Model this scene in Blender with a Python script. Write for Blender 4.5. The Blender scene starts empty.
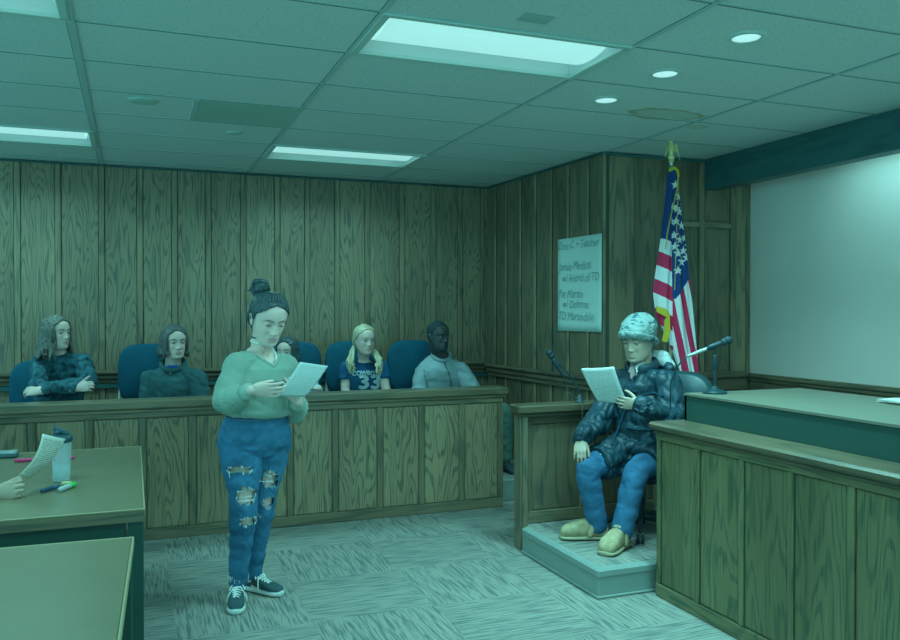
import bpy, bmesh, math, random
import numpy as np
from mathutils import Vector, Matrix
from mathutils.bvhtree import BVHTree
random.seed(7)
S = bpy.context.scene
COL = S.collection

# ------------------------------------------------------------------ camera, world, exposure
CAM_H = 1.55
YAW = math.radians(21.2)
HC = 1.23
CEIL = CAM_H + HC
cam_d = bpy.data.cameras.new('camera'); cam_d.sensor_width = 36; cam_d.lens = 818 / 900 * 36
cam = bpy.data.objects.new('camera', cam_d); COL.objects.link(cam)
cam.location = (0, 0, CAM_H); cam.rotation_euler = (math.radians(90 - .63), 0, -YAW)
cam_d.clip_start = .05
S.camera = cam
S.view_settings.view_transform = 'Standard'
S.view_settings.look = 'None'
S.view_settings.gamma = 1
S.view_settings.exposure = 0.0
S.view_settings.use_curve_mapping = False
LIGHT = (0.36, 1.0, 1.03)          # the teal light of the room
world = bpy.data.worlds.new('world'); S.world = world; world.use_nodes = True
wb = world.node_tree.nodes['Background']
wb.inputs[0].default_value = (0.27, 1.0, 1.10, 1); wb.inputs[1].default_value = 1.4
LAMP_W = 16.0
DOWN_W = 12.0
def area_light(name, loc, sx, sy, power, spread=150, parent=None, disk=False):
    l = bpy.data.lights.new(name, 'AREA'); l.shape = 'DISK' if disk else 'RECTANGLE'
    l.size = sx
    if not disk: l.size_y = sy
    l.energy = power; l.color = LIGHT; l.spread = math.radians(spread)
    o = bpy.data.objects.new(name, l); COL.objects.link(o)
    if parent is not None:
        o.parent = parent; o.location = Vector(loc) - parent.location
    else: o.location = loc
    return o

# ------------------------------------------------------------------ helpers
def org(o):
    v = Vector((0, 0, 0))
    while o is not None:
        v += o.location; o = o.parent
    return v
def tag(o, label=None, cat=None, group=None, kind=None):
    if label: o['label'] = label
    if cat: o['category'] = cat
    if group: o['group'] = group
    if kind: o['kind'] = kind
    return o
def thing(name, label, cat, loc=(0, 0, 0), group=None):
    o = bpy.data.objects.new(name, None); COL.objects.link(o); o.location = loc
    o.empty_display_size = .1
    return tag(o, label, cat, group)
def copy_tree(o, parent=None):
    c = o.copy(); COL.objects.link(c)
    if parent is not None: c.parent = parent
    for ch in list(o.children): copy_tree(ch, c)
    return c
def V(*a): return Vector(a if len(a) > 1 else a[0])

class MB:
    def __init__(s): s.v = []; s.f = []; s.m = []; s.g = []
    def add(s, vs, fs, m=0, g=None):
        b = len(s.v); s.v += [tuple(p) for p in vs]
        s.g += ([tuple(q) for q in g] if g is not None else [tuple(p) for p in vs])
        for i, f in enumerate(fs):
            s.f.append(tuple(b + k for k in f)); s.m.append(m[i] if isinstance(m, (list, tuple)) else m)
        return s
    def box(s, lo, hi, c=.002, along='z', m=0, M=None, face=None):
        lo = list(lo); hi = list(hi)
        for i in range(3):
            if hi[i] < lo[i]: lo[i], hi[i] = hi[i], lo[i]
        c = min([c] + [(hi[i] - lo[i]) * .3 for i in range(3)])
        vs = []; idx = {}
        for sx in (0, 1):
            for sy in (0, 1):
                for sz in (0, 1):
                    sg = (sx, sy, sz)
                    base = [hi[i] if sg[i] else lo[i] for i in range(3)]
                    for ax in range(3):
                        p = base[:]
                        for k in range(3):
                            if k != ax: p[k] += -c if sg[k] else c
                        idx[(sg, ax)] = len(vs); vs.append(p)
        fs = []
        cube = [((0, 0, 0), (0, 1, 0), (0, 1, 1), (0, 0, 1)), ((1, 0, 0), (1, 0, 1), (1, 1, 1), (1, 1, 0))]
        def rot(t, r): return tuple(t[(k - r) % 3] for k in range(3))
        for ax in range(3):
            for q in cube:
                cs = [rot(t, ax) for t in q]
                fs.append(tuple(idx[(t, ax)] for t in cs))
        for ax in range(3):                 # edges running along ax
            a, b = (ax + 1) % 3, (ax + 2) % 3
            for sa in (0, 1):
                for sb in (0, 1):
                    t0 = [0, 0, 0]; t0[a] = sa; t0[b] = sb; t1 = t0[:]; t1[ax] = 1
                    t0 = tuple(t0); t1 = tuple(t1)
                    q = (idx[(t0, a)], idx[(t1, a)], idx[(t1, b)], idx[(t0, b)])
                    fs.append(q if sa == sb else q[::-1])
        for sx in (0, 1):
            for sy in (0, 1):
                for sz in (0, 1):
                    t = (sx, sy, sz); q = (idx[(t, 0)], idx[(t, 1)], idx[(t, 2)])
                    fs.append(q if (sx + sy + sz) % 2 == 1 else q[::-1])
        r1, r2 = random.random() * 40, random.random() * 40
        g = []
        for p in vs:
            x, y, z = p
            if along == 'z': g.append((x + y + r1, z + r2, r1))
            elif along == 'x': g.append((z + y + r1, x + r2, r1))
            else: g.append((z + x + r1, y + r2, r1))
        if M is not None: vs = [M @ Vector(p) for p in vs]
        return s.add(vs, fs, m, g)
    def loft(s, rings, m=0, cap=True, closed=True, g=None):
        n = len(rings[0]); vs = [p for r in rings for p in r]; fs = []
        for i in range(len(rings) - 1):
            for j in range(n if closed else n - 1):
                k = (j + 1) % n
                fs.append((i * n + j, i * n + k, (i + 1) * n + k, (i + 1) * n + j))
        if cap:
            for i, fl in ((0, True), (len(rings) - 1, False)):
                c = sum((Vector(p) for p in rings[i]), Vector()) / n
                b = len(vs); vs.append(c)
                for j in range(n):
                    k = (j + 1) % n
                    fs.append((b, i * n + k, i * n + j) if fl else (b, i * n + j, i * n + k))
        return s.add(vs, fs, m, g)
    def tube(s, pts, rads, seg=12, m=0, side=None, dome=True):
        pts = [Vector(p) for p in pts]; n = len(pts)
        if not isinstance(rads, (list, tuple)): rads = [rads] * n
        rads = [r if isinstance(r, (list, tuple)) else (r, r) for r in rads]
        T = []
        for i in range(n):
            t = pts[min(i + 1, n - 1)] - pts[max(i - 1, 0)]
            T.append(t.normalized() if t.length > 1e-9 else Vector((0, 0, 1)))
        u = Vector(side) if side is not None else (Vector((0, 0, 1)) if abs(T[0].z) < .9 else Vector((1, 0, 0)))
        rings = []
        def ring(c, t, u, a, b):
            w = t.cross(u)
            return [c + u * (a * math.cos(2 * math.pi * j / seg)) + w * (b * math.sin(2 * math.pi * j / seg)) for j in range(seg)]
        us = []
        for t in T:
            u = (u - t * u.dot(t))
            u = u.normalized() if u.length > 1e-6 else t.orthogonal().normalized()
            us.append(u)
        if dome:
            r = min(rads[0])
            for a in (80, 50, 25):
                q = math.radians(a); rings.append(ring(pts[0] - T[0] * r * math.sin(q), T[0], us[0], rads[0][0] * math.cos(q), rads[0][1] * math.cos(q)))
        for i in range(n): rings.append(ring(pts[i], T[i], us[i], *rads[i]))
        if dome:
            r = min(rads[-1])
            for a in (25, 50, 80):
                q = math.radians(a); rings.append(ring(pts[-1] + T[-1] * r * math.sin(q), T[-1], us[-1], rads[-1][0] * math.cos(q), rads[-1][1] * math.cos(q)))
        return s.loft(rings, m)
    def ball(s, c, r, m=0, M=None, nu=20, nv=12):
        if not isinstance(r, (list, tuple)): r = (r, r, r)
        c = Vector(c); rings = []
        for i in range(1, nv):
            a = math.pi * i / nv - math.pi / 2
            row = []
            for j in range(nu):
                b = 2 * math.pi * j / nu
                p = Vector((r[0] * math.cos(a) * math.cos(b), r[1] * math.cos(a) * math.sin(b), r[2] * math.sin(a)))
                row.append(c + (M @ p if M is not None else p))
            rings.append(row)
        return s.loft(rings, m)
    def lathe(s, prof, c=(0, 0, 0), M=None, seg=24, m=0, cap=True):
        c = Vector(c); rings = []
        for r, z in prof:
            row = []
            for j in range(seg):
                b = 2 * math.pi * j / seg; p = Vector((r * math.cos(b), r * math.sin(b), z))
                row.append(c + (M @ p if M is not None else p))
            rings.append(row)
        return s.loft(rings, m, cap=cap)
    def build(s, name, mats, parent=None, smooth=False, kind=None):
        me = bpy.data.meshes.new(name)
        o0 = org(parent) if parent is not None else Vector((0, 0, 0))
        me.from_pydata([(p[0] - o0.x, p[1] - o0.y, p[2] - o0.z) for p in s.v], [], s.f)
        if not isinstance(mats, (list, tuple)): mats = [mats]
        for mt in mats: me.materials.append(mt)
        me.polygons.foreach_set('material_index', np.array(s.m, dtype=np.int32))
        a = me.attributes.new('grain', 'FLOAT_VECTOR', 'POINT')
        a.data.foreach_set('vector', np.array(s.g, dtype=np.float32).ravel())
        if smooth: me.polygons.foreach_set('use_smooth', np.ones(len(me.polygons), dtype=bool))
        me.update(); me.validate()
        o = bpy.data.objects.new(name, me); COL.objects.link(o)
        if parent is not None: o.parent = parent
        if kind: o['kind'] = kind
        return o

# ------------------------------------------------------------------ materials
def mat(name, rgb, rough=.6, metal=0, spec=.4, bump=0, bscale=80, var=0, vscale=6, emit=None, estr=0, alpha=1, trans=0, coat=0, sheen=0):
    m = bpy.data.materials.new(name); m.use_nodes = True; nt = m.node_tree; b = nt.nodes['Principled BSDF']
    b.inputs['Base Color'].default_value = (*rgb, 1); b.inputs['Roughness'].default_value = rough
    b.inputs['Metallic'].default_value = metal; b.inputs['Specular IOR Level'].default_value = spec
    b.inputs['Coat Weight'].default_value = coat; b.inputs['Sheen Weight'].default_value = sheen
    b.inputs['Transmission Weight'].default_value = trans; b.inputs['Alpha'].default_value = alpha
    if emit: b.inputs['Emission Color'].default_value = (*emit, 1); b.inputs['Emission Strength'].default_value = estr
    tc = nt.nodes.new('ShaderNodeTexCoord')
    if var:
        n = nt.nodes.new('ShaderNodeTexNoise'); n.inputs['Scale'].default_value = vscale; n.inputs['Detail'].default_value = 4
        nt.links.new(tc.outputs['Object'], n.inputs['Vector'])
        mr = nt.nodes.new('ShaderNodeMapRange'); mr.inputs[1].default_value = .25; mr.inputs[2].default_value = .75
        mr.inputs[3].default_value = 1 - var; mr.inputs[4].default_value = 1 + var
        nt.links.new(n.outputs['Fac'], mr.inputs[0])
        vm = nt.nodes.new('ShaderNodeVectorMath'); vm.operation = 'SCALE'; vm.inputs[0].default_value = rgb
        nt.links.new(mr.outputs[0], vm.inputs['Scale']); nt.links.new(vm.outputs[0], b.inputs['Base Color'])
    if bump:
        n = nt.nodes.new('ShaderNodeTexNoise'); n.inputs['Scale'].default_value = bscale; n.inputs['Detail'].default_value = 3
        nt.links.new(tc.outputs['Object'], n.inputs['Vector'])
        bp = nt.nodes.new('ShaderNodeBump'); bp.inputs['Strength'].default_value = bump; bp.inputs['Distance'].default_value = .004
        nt.links.new(n.outputs['Fac'], bp.inputs['Height']); nt.links.new(bp.outputs[0], b.inputs['Normal'])
    return m
def nd(nt, t, **k):
    n = nt.nodes.new('ShaderNode' + t)
    for a, v in k.items(): setattr(n, a, v)
    return n
def wood(name, light, dark, rough=.38, rings=22, contrast=.9, spec=.5, sc=(5.5, .75, 1)):
    m = bpy.data.materials.new(name); m.use_nodes = True; nt = m.node_tree; b = nt.nodes['Principled BSDF']; L = nt.links.new
    at = nd(nt, 'Attribute', attribute_name='grain')
    mp = nd(nt, 'VectorMath', operation='MULTIPLY'); mp.inputs[1].default_value = sc; L(at.outputs['Vector'], mp.inputs[0])
    n1 = nd(nt, 'TexNoise'); n1.inputs['Scale'].default_value = 1; n1.inputs['Detail'].default_value = 2.2; n1.inputs['Roughness'].default_value = .45
    L(mp.outputs[0], n1.inputs['Vector'])
    mu = nd(nt, 'Math', operation='MULTIPLY'); mu.inputs[1].default_value = rings * 2 * math.pi; L(n1.outputs['Fac'], mu.inputs[0])
    si = nd(nt, 'Math', operation='SINE'); L(mu.outputs[0], si.inputs[0])
    mr = nd(nt, 'MapRange'); mr.inputs[1].default_value = .15; mr.inputs[2].default_value = .85; L(si.outputs[0], mr.inputs[0])
    m2 = nd(nt, 'VectorMath', operation='MULTIPLY'); m2.inputs[1].default_value = (170, 4, 1); L(at.outputs['Vector'], m2.inputs[0])
    n2 = nd(nt, 'TexNoise'); n2.inputs['Scale'].default_value = 1; n2.inputs['Detail'].default_value = 3; L(m2.outputs[0], n2.inputs['Vector'])
    r2 = nd(nt, 'MapRange'); r2.inputs[1].default_value = .42; r2.inputs[2].default_value = .62; L(n2.outputs['Fac'], r2.inputs[0])
    m3 = nd(nt, 'VectorMath', operation='MULTIPLY'); m3.inputs[1].default_value = (3, .6, .37); L(at.outputs['Vector'], m3.inputs[0])
    n3 = nd(nt, 'TexNoise'); n3.inputs['Scale'].default_value = 1; L(m3.outputs[0], n3.inputs['Vector'])
    rh = nd(nt, 'Math', operation='MULTIPLY_ADD'); L(r2.outputs[0], rh.inputs[0]); rh.inputs[1].default_value = .6; rh.inputs[2].default_value = .4
    a1 = nd(nt, 'Math', operation='MULTIPLY'); L(mr.outputs[0], a1.inputs[0]); L(rh.outputs[0], a1.inputs[1])
    a2 = nd(nt, 'Math', operation='MULTIPLY_ADD'); L(r2.outputs[0], a2.inputs[0]); a2.inputs[1].default_value = .35; L(a1.outputs[0], a2.inputs[2])
    a3 = nd(nt, 'Math', operation='MULTIPLY'); a3.inputs[1].default_value = contrast; a3.use_clamp = True; L(a2.outputs[0], a3.inputs[0])
    mx = nd(nt, 'Mix', data_type='RGBA'); mx.inputs[6].default_value = (*light, 1); mx.inputs[7].default_value = (*dark, 1); L(a3.outputs[0], mx.inputs[0])
    r3 = nd(nt, 'MapRange'); r3.inputs[1].default_value = .3; r3.inputs[2].default_value = .7; r3.inputs[3].default_value = .78; r3.inputs[4].default_value = 1.22; L(n3.outputs['Fac'], r3.inputs[0])
    vm = nd(nt, 'VectorMath', operation='SCALE'); L(mx.outputs[2], vm.inputs[0]); L(r3.outputs[0], vm.inputs['Scale'])
    L(vm.outputs[0], b.inputs['Base Color']); b.inputs['Roughness'].default_value = rough; b.inputs['Specular IOR Level'].default_value = spec
    bp = nd(nt, 'Bump'); bp.inputs['Strength'].default_value = .12; bp.inputs['Distance'].default_value = .001; L(a3.outputs[0], bp.inputs['Height']); L(bp.outputs[0], b.inputs['Normal'])
    return m
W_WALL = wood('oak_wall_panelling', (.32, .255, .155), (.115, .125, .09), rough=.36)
W_TRIM = wood('oak_batten', (.31, .245, .145), (.12, .125, .09), rough=.36, rings=6)
W_BOX = wood('oak_jury_box', (.33, .25, .145), (.10, .105, .07), rough=.42)
W_CAP = wood('oak_cap_rail', (.23, .18, .11), (.10, .11, .075), rough=.28, rings=6)
W_BENCH = wood('oak_bench', (.20, .18, .085), (.068, .095, .055), rough=.45, rings=16)
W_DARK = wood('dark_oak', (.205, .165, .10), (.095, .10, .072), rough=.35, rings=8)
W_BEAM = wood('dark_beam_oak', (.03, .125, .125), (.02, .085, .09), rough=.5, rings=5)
W_LEDGE = wood('oak_bench_ledge', (.14, .11, .066), (.07, .07, .045), rough=.36, rings=5)
W_GROOVE = mat('dark_groove', (.07, .085, .06), .6)

def carpet():
    m = bpy.data.materials.new('carpet_tile'); m.use_nodes = True; nt = m.node_tree; b = nt.nodes['Principled BSDF']; L = nt.links.new
    ge = nd(nt, 'NewGeometry'); sp = nd(nt, 'SeparateXYZ'); L(ge.outputs['Position'], sp.inputs[0])
    def fl(out, off):
        a = nd(nt, 'Math', operation='ADD'); a.inputs[1].default_value = off; L(out, a.inputs[0])
        d = nd(nt, 'Math', operation='DIVIDE'); d.inputs[1].default_value = .64; L(a.outputs[0], d.inputs[0])
        f = nd(nt, 'Math', operation='FLOOR'); L(d.outputs[0], f.inputs[0]); fr = nd(nt, 'Math', operation='FRACT'); L(d.outputs[0], fr.inputs[0]); return f.outputs[0], fr.outputs[0]
    fx, frx = fl(sp.outputs[0], -1.47 + .64 * 40); fy, fry = fl(sp.outputs[1], -4.03 + .64 * 40)
    ad = nd(nt, 'Math', operation='ADD'); L(fx, ad.inputs[0]); L(fy, ad.inputs[1])
    ad2 = nd(nt, 'Math', operation='ADD'); ad2.inputs[1].default_value = 1; L(ad.outputs[0], ad2.inputs[0]); ad = ad2
    md = nd(nt, 'Math', operation='MODULO'); md.inputs[1].default_value = 2; L(ad.outputs[0], md.inputs[0])
    def streak(sc, seed):
        v = nd(nt, 'VectorMath', operation='MULTIPLY'); v.inputs[1].default_value = sc; L(ge.outputs['Position'], v.inputs[0])
        cb = nd(nt, 'CombineXYZ'); L(ad.outputs[0], cb.inputs[2]); va = nd(nt, 'VectorMath', operation='ADD'); L(v.outputs[0], va.inputs[0]); L(cb.outputs[0], va.inputs[1])
        n = nd(nt, 'TexNoise'); n.inputs['Scale'].default_value = 1; n.inputs['Detail'].default_value = 3.5; n.inputs['Distortion'].default_value = .6; L(va.outputs[0], n.inputs['Vector'])
        return n.outputs['Fac']
    A = streak((5, 105, 1), 0); B = streak((105, 5, 1), 1)
    mx = nd(nt, 'Mix', data_type='FLOAT'); L(md.outputs[0], mx.inputs[0]); L(A, mx.inputs[2]); L(B, mx.inputs[3])
    cr = nd(nt, 'ValToRGB'); e = cr.color_ramp.elements
    e[0].position = .40; e[0].color = (.14, .165, .16, 1); e[1].position = .57; e[1].color = (.315, .325, .27, 1)
    x = cr.color_ramp.elements.new(.47); x.color = (.235, .25, .225, 1)
    L(mx.outputs[0], cr.inputs[0])
    L(cr.outputs[0], b.inputs['Base Color']); b.inputs['Roughness'].default_value = .95; b.inputs['Specular IOR Level'].default_value = .1
    bp = nd(nt, 'Bump'); bp.inputs['Strength'].default_value = .4; bp.inputs['Distance'].default_value = .004; L(mx.outputs[0], bp.inputs['Height']); L(bp.outputs[0], b.inputs['Normal'])
    return m
M_CARPET = carpet()
def ceiling_mat():
    m = bpy.data.materials.new('acoustic_tile'); m.use_nodes = True; nt = m.node_tree; b = nt.nodes['Principled BSDF']; L = nt.links.new
    ge = nd(nt, 'NewGeometry')
    n = nd(nt, 'TexNoise'); n.inputs['Scale'].default_value = 95; n.inputs['Detail'].default_value = 2; L(ge.outputs['Position'], n.inputs['Vector'])
    r = nd(nt, 'MapRange'); r.inputs[1].default_value = .30; r.inputs[2].default_value = .43; r.inputs[3].default_value = .70; r.inputs[4].default_value = 1; L(n.outputs['Fac'], r.inputs[0])
    # brown water stain outlines on the tiles by the downlights
    def stain(cx, cy, rx, ry):
        sb = nd(nt, 'VectorMath', operation='SUBTRACT'); sb.inputs[1].default_value = (cx, cy, CEIL); L(ge.outputs['Position'], sb.inputs[0])
        mu = nd(nt, 'VectorMath', operation='MULTIPLY'); mu.inputs[1].default_value = (1 / rx, 1 / ry, 0); L(sb.outputs[0], mu.inputs[0])
        ln = nd(nt, 'VectorMath', operation='LENGTH'); L(mu.outputs[0], ln.inputs[0])
        n4 = nd(nt, 'TexNoise'); n4.inputs['Scale'].default_value = 9; L(ge.outputs['Position'], n4.inputs['Vector'])
        ma = nd(nt, 'Math', operation='MULTIPLY_ADD'); ma.inputs[1].default_value = .7; L(n4.outputs['Fac'], ma.inputs[0]); L(ln.outputs['Value'], ma.inputs[2])
        d = nd(nt, 'Math', operation='SUBTRACT'); d.inputs[1].default_value = 1.3; L(ma.outputs[0], d.inputs[0])
        ab = nd(nt, 'Math', operation='ABSOLUTE'); L(d.outputs[0], ab.inputs[0])
        rr = nd(nt, 'MapRange'); rr.inputs[1].default_value = .02; rr.inputs[2].default_value = .16; rr.inputs[3].default_value = 1; rr.inputs[4].default_value = 0; L(ab.outputs[0], rr.inputs[0])
        ins = nd(nt, 'MapRange'); ins.inputs[1].default_value = -.1; ins.inputs[2].default_value = .05; ins.inputs[3].default_value = .35; ins.inputs[4].default_value = 0; L(d.outputs[0], ins.inputs[0])
        o = nd(nt, 'Math', operation='ADD'); L(rr.outputs[0], o.inputs[0]); L(ins.outputs[0], o.inputs[1]); return o.outputs[0]
    s1 = stain(3.12, 4.30, .25, .13); s2 = stain(3.52, 4.51, .08, .045)
    sm = nd(nt, 'Math', operation='MAXIMUM'); L(s1, sm.inputs[0]); L(s2, sm.inputs[1])
    sf = nd(nt, 'Math', operation='MULTIPLY'); sf.inputs[1].default_value = .85; sf.use_clamp = True; L(sm.outputs[0], sf.inputs[0])
    mx = nd(nt, 'Mix', data_type='RGBA'); mx.inputs[6].default_value = (.64, .72, .69, 1); mx.inputs[7].default_value = (.42, .40, .22, 1); L(sf.outputs[0], mx.inputs[0])
    vm = nd(nt, 'VectorMath', operation='SCALE'); L(mx.outputs[2], vm.inputs[0]); L(r.outputs[0], vm.inputs['Scale'])
    L(vm.outputs[0], b.inputs['Base Color']); b.inputs['Roughness'].default_value = .95; b.inputs['Specular IOR Level'].default_value = .1
    return m
M_CEIL = ceiling_mat()
M_TBAR = mat('ceiling_grid_bar', (.42, .55, .53), .6)
M_TSHADE = mat('grid_bar_shadow', (.08, .16, .15), .8)  # dark strip along each grid bar, the bar's shadow painted as colour
M_WHITEWALL = mat('painted_wall', (.92, .82, .74), .6, spec=.3, var=.03, vscale=2)
M_VINYL = mat('vinyl_stair_edge', (.26, .33, .30), .45, var=.05)
M_BLACK = mat('black_plastic', (.014, .04, .05), .45, spec=.35)
M_DARKPANEL = mat('dark_laminate_side', (.02, .075, .06), .6)
M_DARKMETAL = mat('dark_metal', (.04, .09, .10), .4, metal=.2)
M_PALE_METAL = mat('pale_metal', (.62, .66, .62), .35, metal=.4)
def laminate(name, rgb, rough, dark=.93):
    return mat(name, rgb, rough, spec=.5, var=.05, vscale=7)
M_TABLE = laminate('table_laminate', (.21, .19, .115), .33)
M_BENCHTOP = laminate('bench_laminate', (.19, .185, .14), .36)
M_EDGE = mat('pale_edge_strip', (.44, .38, .22), .45)
M_BLUE = mat('blue_upholstery', (.008, .098, .155), .85, spec=.2, bump=.3, bscale=300, var=.12, vscale=12)
def paper_mat(name, w, h, lines=26, base=(.80, .80, .72), ink=(.25, .28, .26)):
    m = bpy.data.materials.new(name); m.use_nodes = True; nt = m.node_tree; b = nt.nodes['Principled BSDF']; L = nt.links.new
    at = nd(nt, 'Attribute', attribute_name='grain'); sp = nd(nt, 'SeparateXYZ'); L(at.outputs['Vector'], sp.inputs[0])
    ml = nd(nt, 'Math', operation='MULTIPLY'); ml.inputs[1].default_value = lines / h; L(sp.outputs[1], ml.inputs[0])
    fr = nd(nt, 'Math', operation='FRACT'); L(ml.outputs[0], fr.inputs[0]); fl = nd(nt, 'Math', operation='FLOOR'); L(ml.outputs[0], fl.inputs[0])
    c1 = nd(nt, 'Math', operation='LESS_THAN'); c1.inputs[1].default_value = .42; L(fr.outputs[0], c1.inputs[0])
    cb = nd(nt, 'CombineXYZ'); mx_ = nd(nt, 'Math', operation='MULTIPLY'); mx_.inputs[1].default_value = 90; L(sp.outputs[0], mx_.inputs[0])
    L(mx_.outputs[0], cb.inputs[0]); f3 = nd(nt, 'Math', operation='MULTIPLY'); f3.inputs[1].default_value = 3.7; L(fl.outputs[0], f3.inputs[0]); L(f3.outputs[0], cb.inputs[1])
    n = nd(nt, 'TexNoise'); n.inputs['Scale'].default_value = 1; L(cb.outputs[0], n.inputs['Vector'])
    c2 = nd(nt, 'Math', operation='GREATER_THAN'); c2.inputs[1].default_value = .43; L(n.outputs['Fac'], c2.inputs[0])
    cc = nd(nt, 'Math', operation='MULTIPLY'); L(c1.outputs[0], cc.inputs[0]); L(c2.outputs[0], cc.inputs[1])
    for ax, lo, hi in ((0, w * .1, w * .9), (1, h * .08, h * .92)):
        g1 = nd(nt, 'Math', operation='GREATER_THAN'); g1.inputs[1].default_value = lo; L(sp.outputs[ax], g1.inputs[0])
        g2 = nd(nt, 'Math', operation='LESS_THAN'); g2.inputs[1].default_value = hi; L(sp.outputs[ax], g2.inputs[0])
        k = nd(nt, 'Math', operation='MULTIPLY'); L(g1.outputs[0], k.inputs[0]); L(g2.outputs[0], k.inputs[1])
        k2 = nd(nt, 'Math', operation='MULTIPLY'); L(k.outputs[0], k2.inputs[0]); L(cc.outputs[0], k2.inputs[1]); cc = k2
    sc = nd(nt, 'Math', operation='MULTIPLY'); sc.inputs[1].default_value = .75; L(cc.outputs[0], sc.inputs[0])
    mx = nd(nt, 'Mix', data_type='RGBA'); mx.inputs[6].default_value = (*base, 1); mx.inputs[7].default_value = (*ink, 1); L(sc.outputs[0], mx.inputs[0])
    L(mx.outputs[2], b.inputs['Base Color']); b.inputs['Roughness'].default_value = .8
    return m
M_PAPER = mat('paper_white', (.8, .8, .74), .8)
M_PRINT = paper_mat('printed_page', .216, .279)

# ------------------------------------------------------------------ room shell
def struct(o): o['kind'] = 'structure'; return o
XR = 3.39; YB = 7.46; YF = 5.46; XW = 4.80
mb = MB(); mb.box((-4.3, -3.3, -.1), (XW + .1, YB + .1, 0), c=0.001); struct(mb.build('floor', M_CARPET))
# ceiling with its grid
mb = MB(); mb.box((-4.3, -3.3, CEIL), (XW + .1, YB + .1, CEIL + .05), c=.001)
ceil_o = struct(mb.build('ceiling', M_CEIL))
GX = [-.24 + 1.212 * k for k in range(-3, 4)]; GX = [-3.876, -2.664, -1.452, -.24, .962, 2.175, 3.42, 4.6]
GY = [3.24 + .57 * k for k in range(-11, 8)]
LAMPS = [(1.568, 3.525), (1.568, 6.375), (-.846, 3.525), (-.846, 6.375), (1.568, .675), (-.846, .675), (1.568, -2.175), (-.846, -2.175), (-3.27, 3.525), (-3.27, .675)]
# re-cut the ceiling so each troffer sits in a real opening
def cut_ceiling():
    me = ceil_o.data
    mb = MB()
    xs = sorted(set([-4.3, XW + .1] + GX)); ys = sorted(set([-3.3, YB + .1] + GY))
    for i in range(len(xs) - 1):
        for j in range(len(ys) - 1):
            cx, cy = (xs[i] + xs[i + 1]) / 2, (ys[j] + ys[j + 1]) / 2
            if any(abs(cx - lx) < .3 and abs(cy - ly) < .15 for lx, ly in LAMPS): continue
            mb.box((xs[i], ys[j], CEIL), (xs[i + 1], ys[j + 1], CEIL + .03), c=.0005)
    o = mb.build('ceiling', M_CEIL); struct(o)
    bpy.data.objects.remove(ceil_o); return o
ceil_o = cut_ceiling(); ceil_o.name = 'ceiling'
mb = MB()
for i, x in enumerate(GX):
    w = .017 if i == 3 else .010
    mb.box((x - w, -3.3, CEIL - .006), (x + w, YB, CEIL + .002), c=.001, m=0)
    mb.box((x - w - .0035, -3.3, CEIL - .002), (x - w, YB, CEIL + .001), c=.0005, m=1)
for y in GY:
    mb.box((-4.3, y - .006, CEIL - .003), (XW if y < YF else XR, y + .006, CEIL + .002), c=.001, m=0)
    mb.box((-4.3, y + .006, CEIL - .003), (XW if y < YF else XR, y + .014, CEIL + .002), c=.0005, m=1)
mb.build('ceiling_grid', [M_TBAR, M_TSHADE], ceil_o)
mb = MB(); mb.box((.37, 4.965, CEIL - .004), (.95, 5.51, CEIL + .001), c=.001)
mb.box((.34, 4.965, CEIL - .008), (.37, 5.51, CEIL + .001), c=.001, m=1)
o = mb.build('ceiling_panel', [mat('darker_tile', (.37, .53, .46), .9), M_TBAR]); tag(o, 'darker rectangular return panel set in the ceiling grid', 'ceiling panel')
mb = MB(); mb.lathe([(.001, CEIL - .012), (.06, CEIL - .012), (.085, CEIL - .006), (.088, CEIL)], (.06, 5.12, 0), seg=32)  # round sprinkler cover, flush with the tiles
o = mb.build('sprinkler_cover', mat('sprinkler_plate', (.40, .56, .5), .7), smooth=True); tag(o, 'round flush cover in the ceiling left of the darker panel', 'ceiling cover')
mb = MB(); mb.lathe([(.001, CEIL - .012), (.04, CEIL - .012), (.055, CEIL - .006), (.057, CEIL)], (.66, 5.80, 0), seg=28)
o = mb.build('smoke_detector', mat('detector_cover', (.42, .58, .48), .7), smooth=True); tag(o, 'small round disc on the ceiling nearer the back wall', 'ceiling disc')
mb = MB()
for k in range(6): mb.box((1.52, 3.05 + k * .014, CEIL - .006), (1.65, 3.058 + k * .014, CEIL + .001), c=.001)
mb.box((1.515, 3.04, CEIL - .003), (1.655, 3.135, CEIL + .001), c=.001, m=1)
o = mb.build('ceiling_vent', [mat('vent_slat', (.40, .50, .46), .8), mat('vent_back', (.34, .44, .40), .8)]); tag(o, 'small rectangular grille in the ceiling above the large troffer', 'vent')

# panelled walls: boards between seams, a batten over each seam
def plank_wall(name, axis, fixed, seams, z0, z1, back, m=W_WALL, batten=.045, skip=(), thick=.02):
    # axis 'x': boards run along x at y=fixed, facing -y ; axis 'y': boards run along y at x=fixed, facing -x
    mb = MB()
    for a, b in zip(seams[:-1], seams[1:]):
        gp = batten / 2 + .0022
        if axis == 'x': mb.box((a + gp, fixed, z0), (b - gp, fixed + thick, z1), c=.004, along='z', m=0)
        else: mb.box((fixed, a + gp, z0), (fixed + thick, b - gp, z1), c=.004, along='z', m=0)
    if axis == 'x': mb.box((seams[0], fixed + .008, z0), (seams[-1], fixed + back, z1), m=2)
    else: mb.box((fixed + .008, seams[0], z0), (fixed + back, seams[-1], z1), m=2)
    for s in seams[1:-1]:
        if s in skip: continue
        h = batten / 2
        if axis == 'x': mb.box((s - h, fixed - .011, z0), (s + h, fixed + .002, z1), c=.004, along='z', m=1)
        else: mb.box((fixed - .011, s - h, z0), (fixed + .002, s + h, z1), c=.004, along='z', m=1)
    return struct(mb.build(name, [m, W_TRIM, W_GROOVE]))
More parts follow.
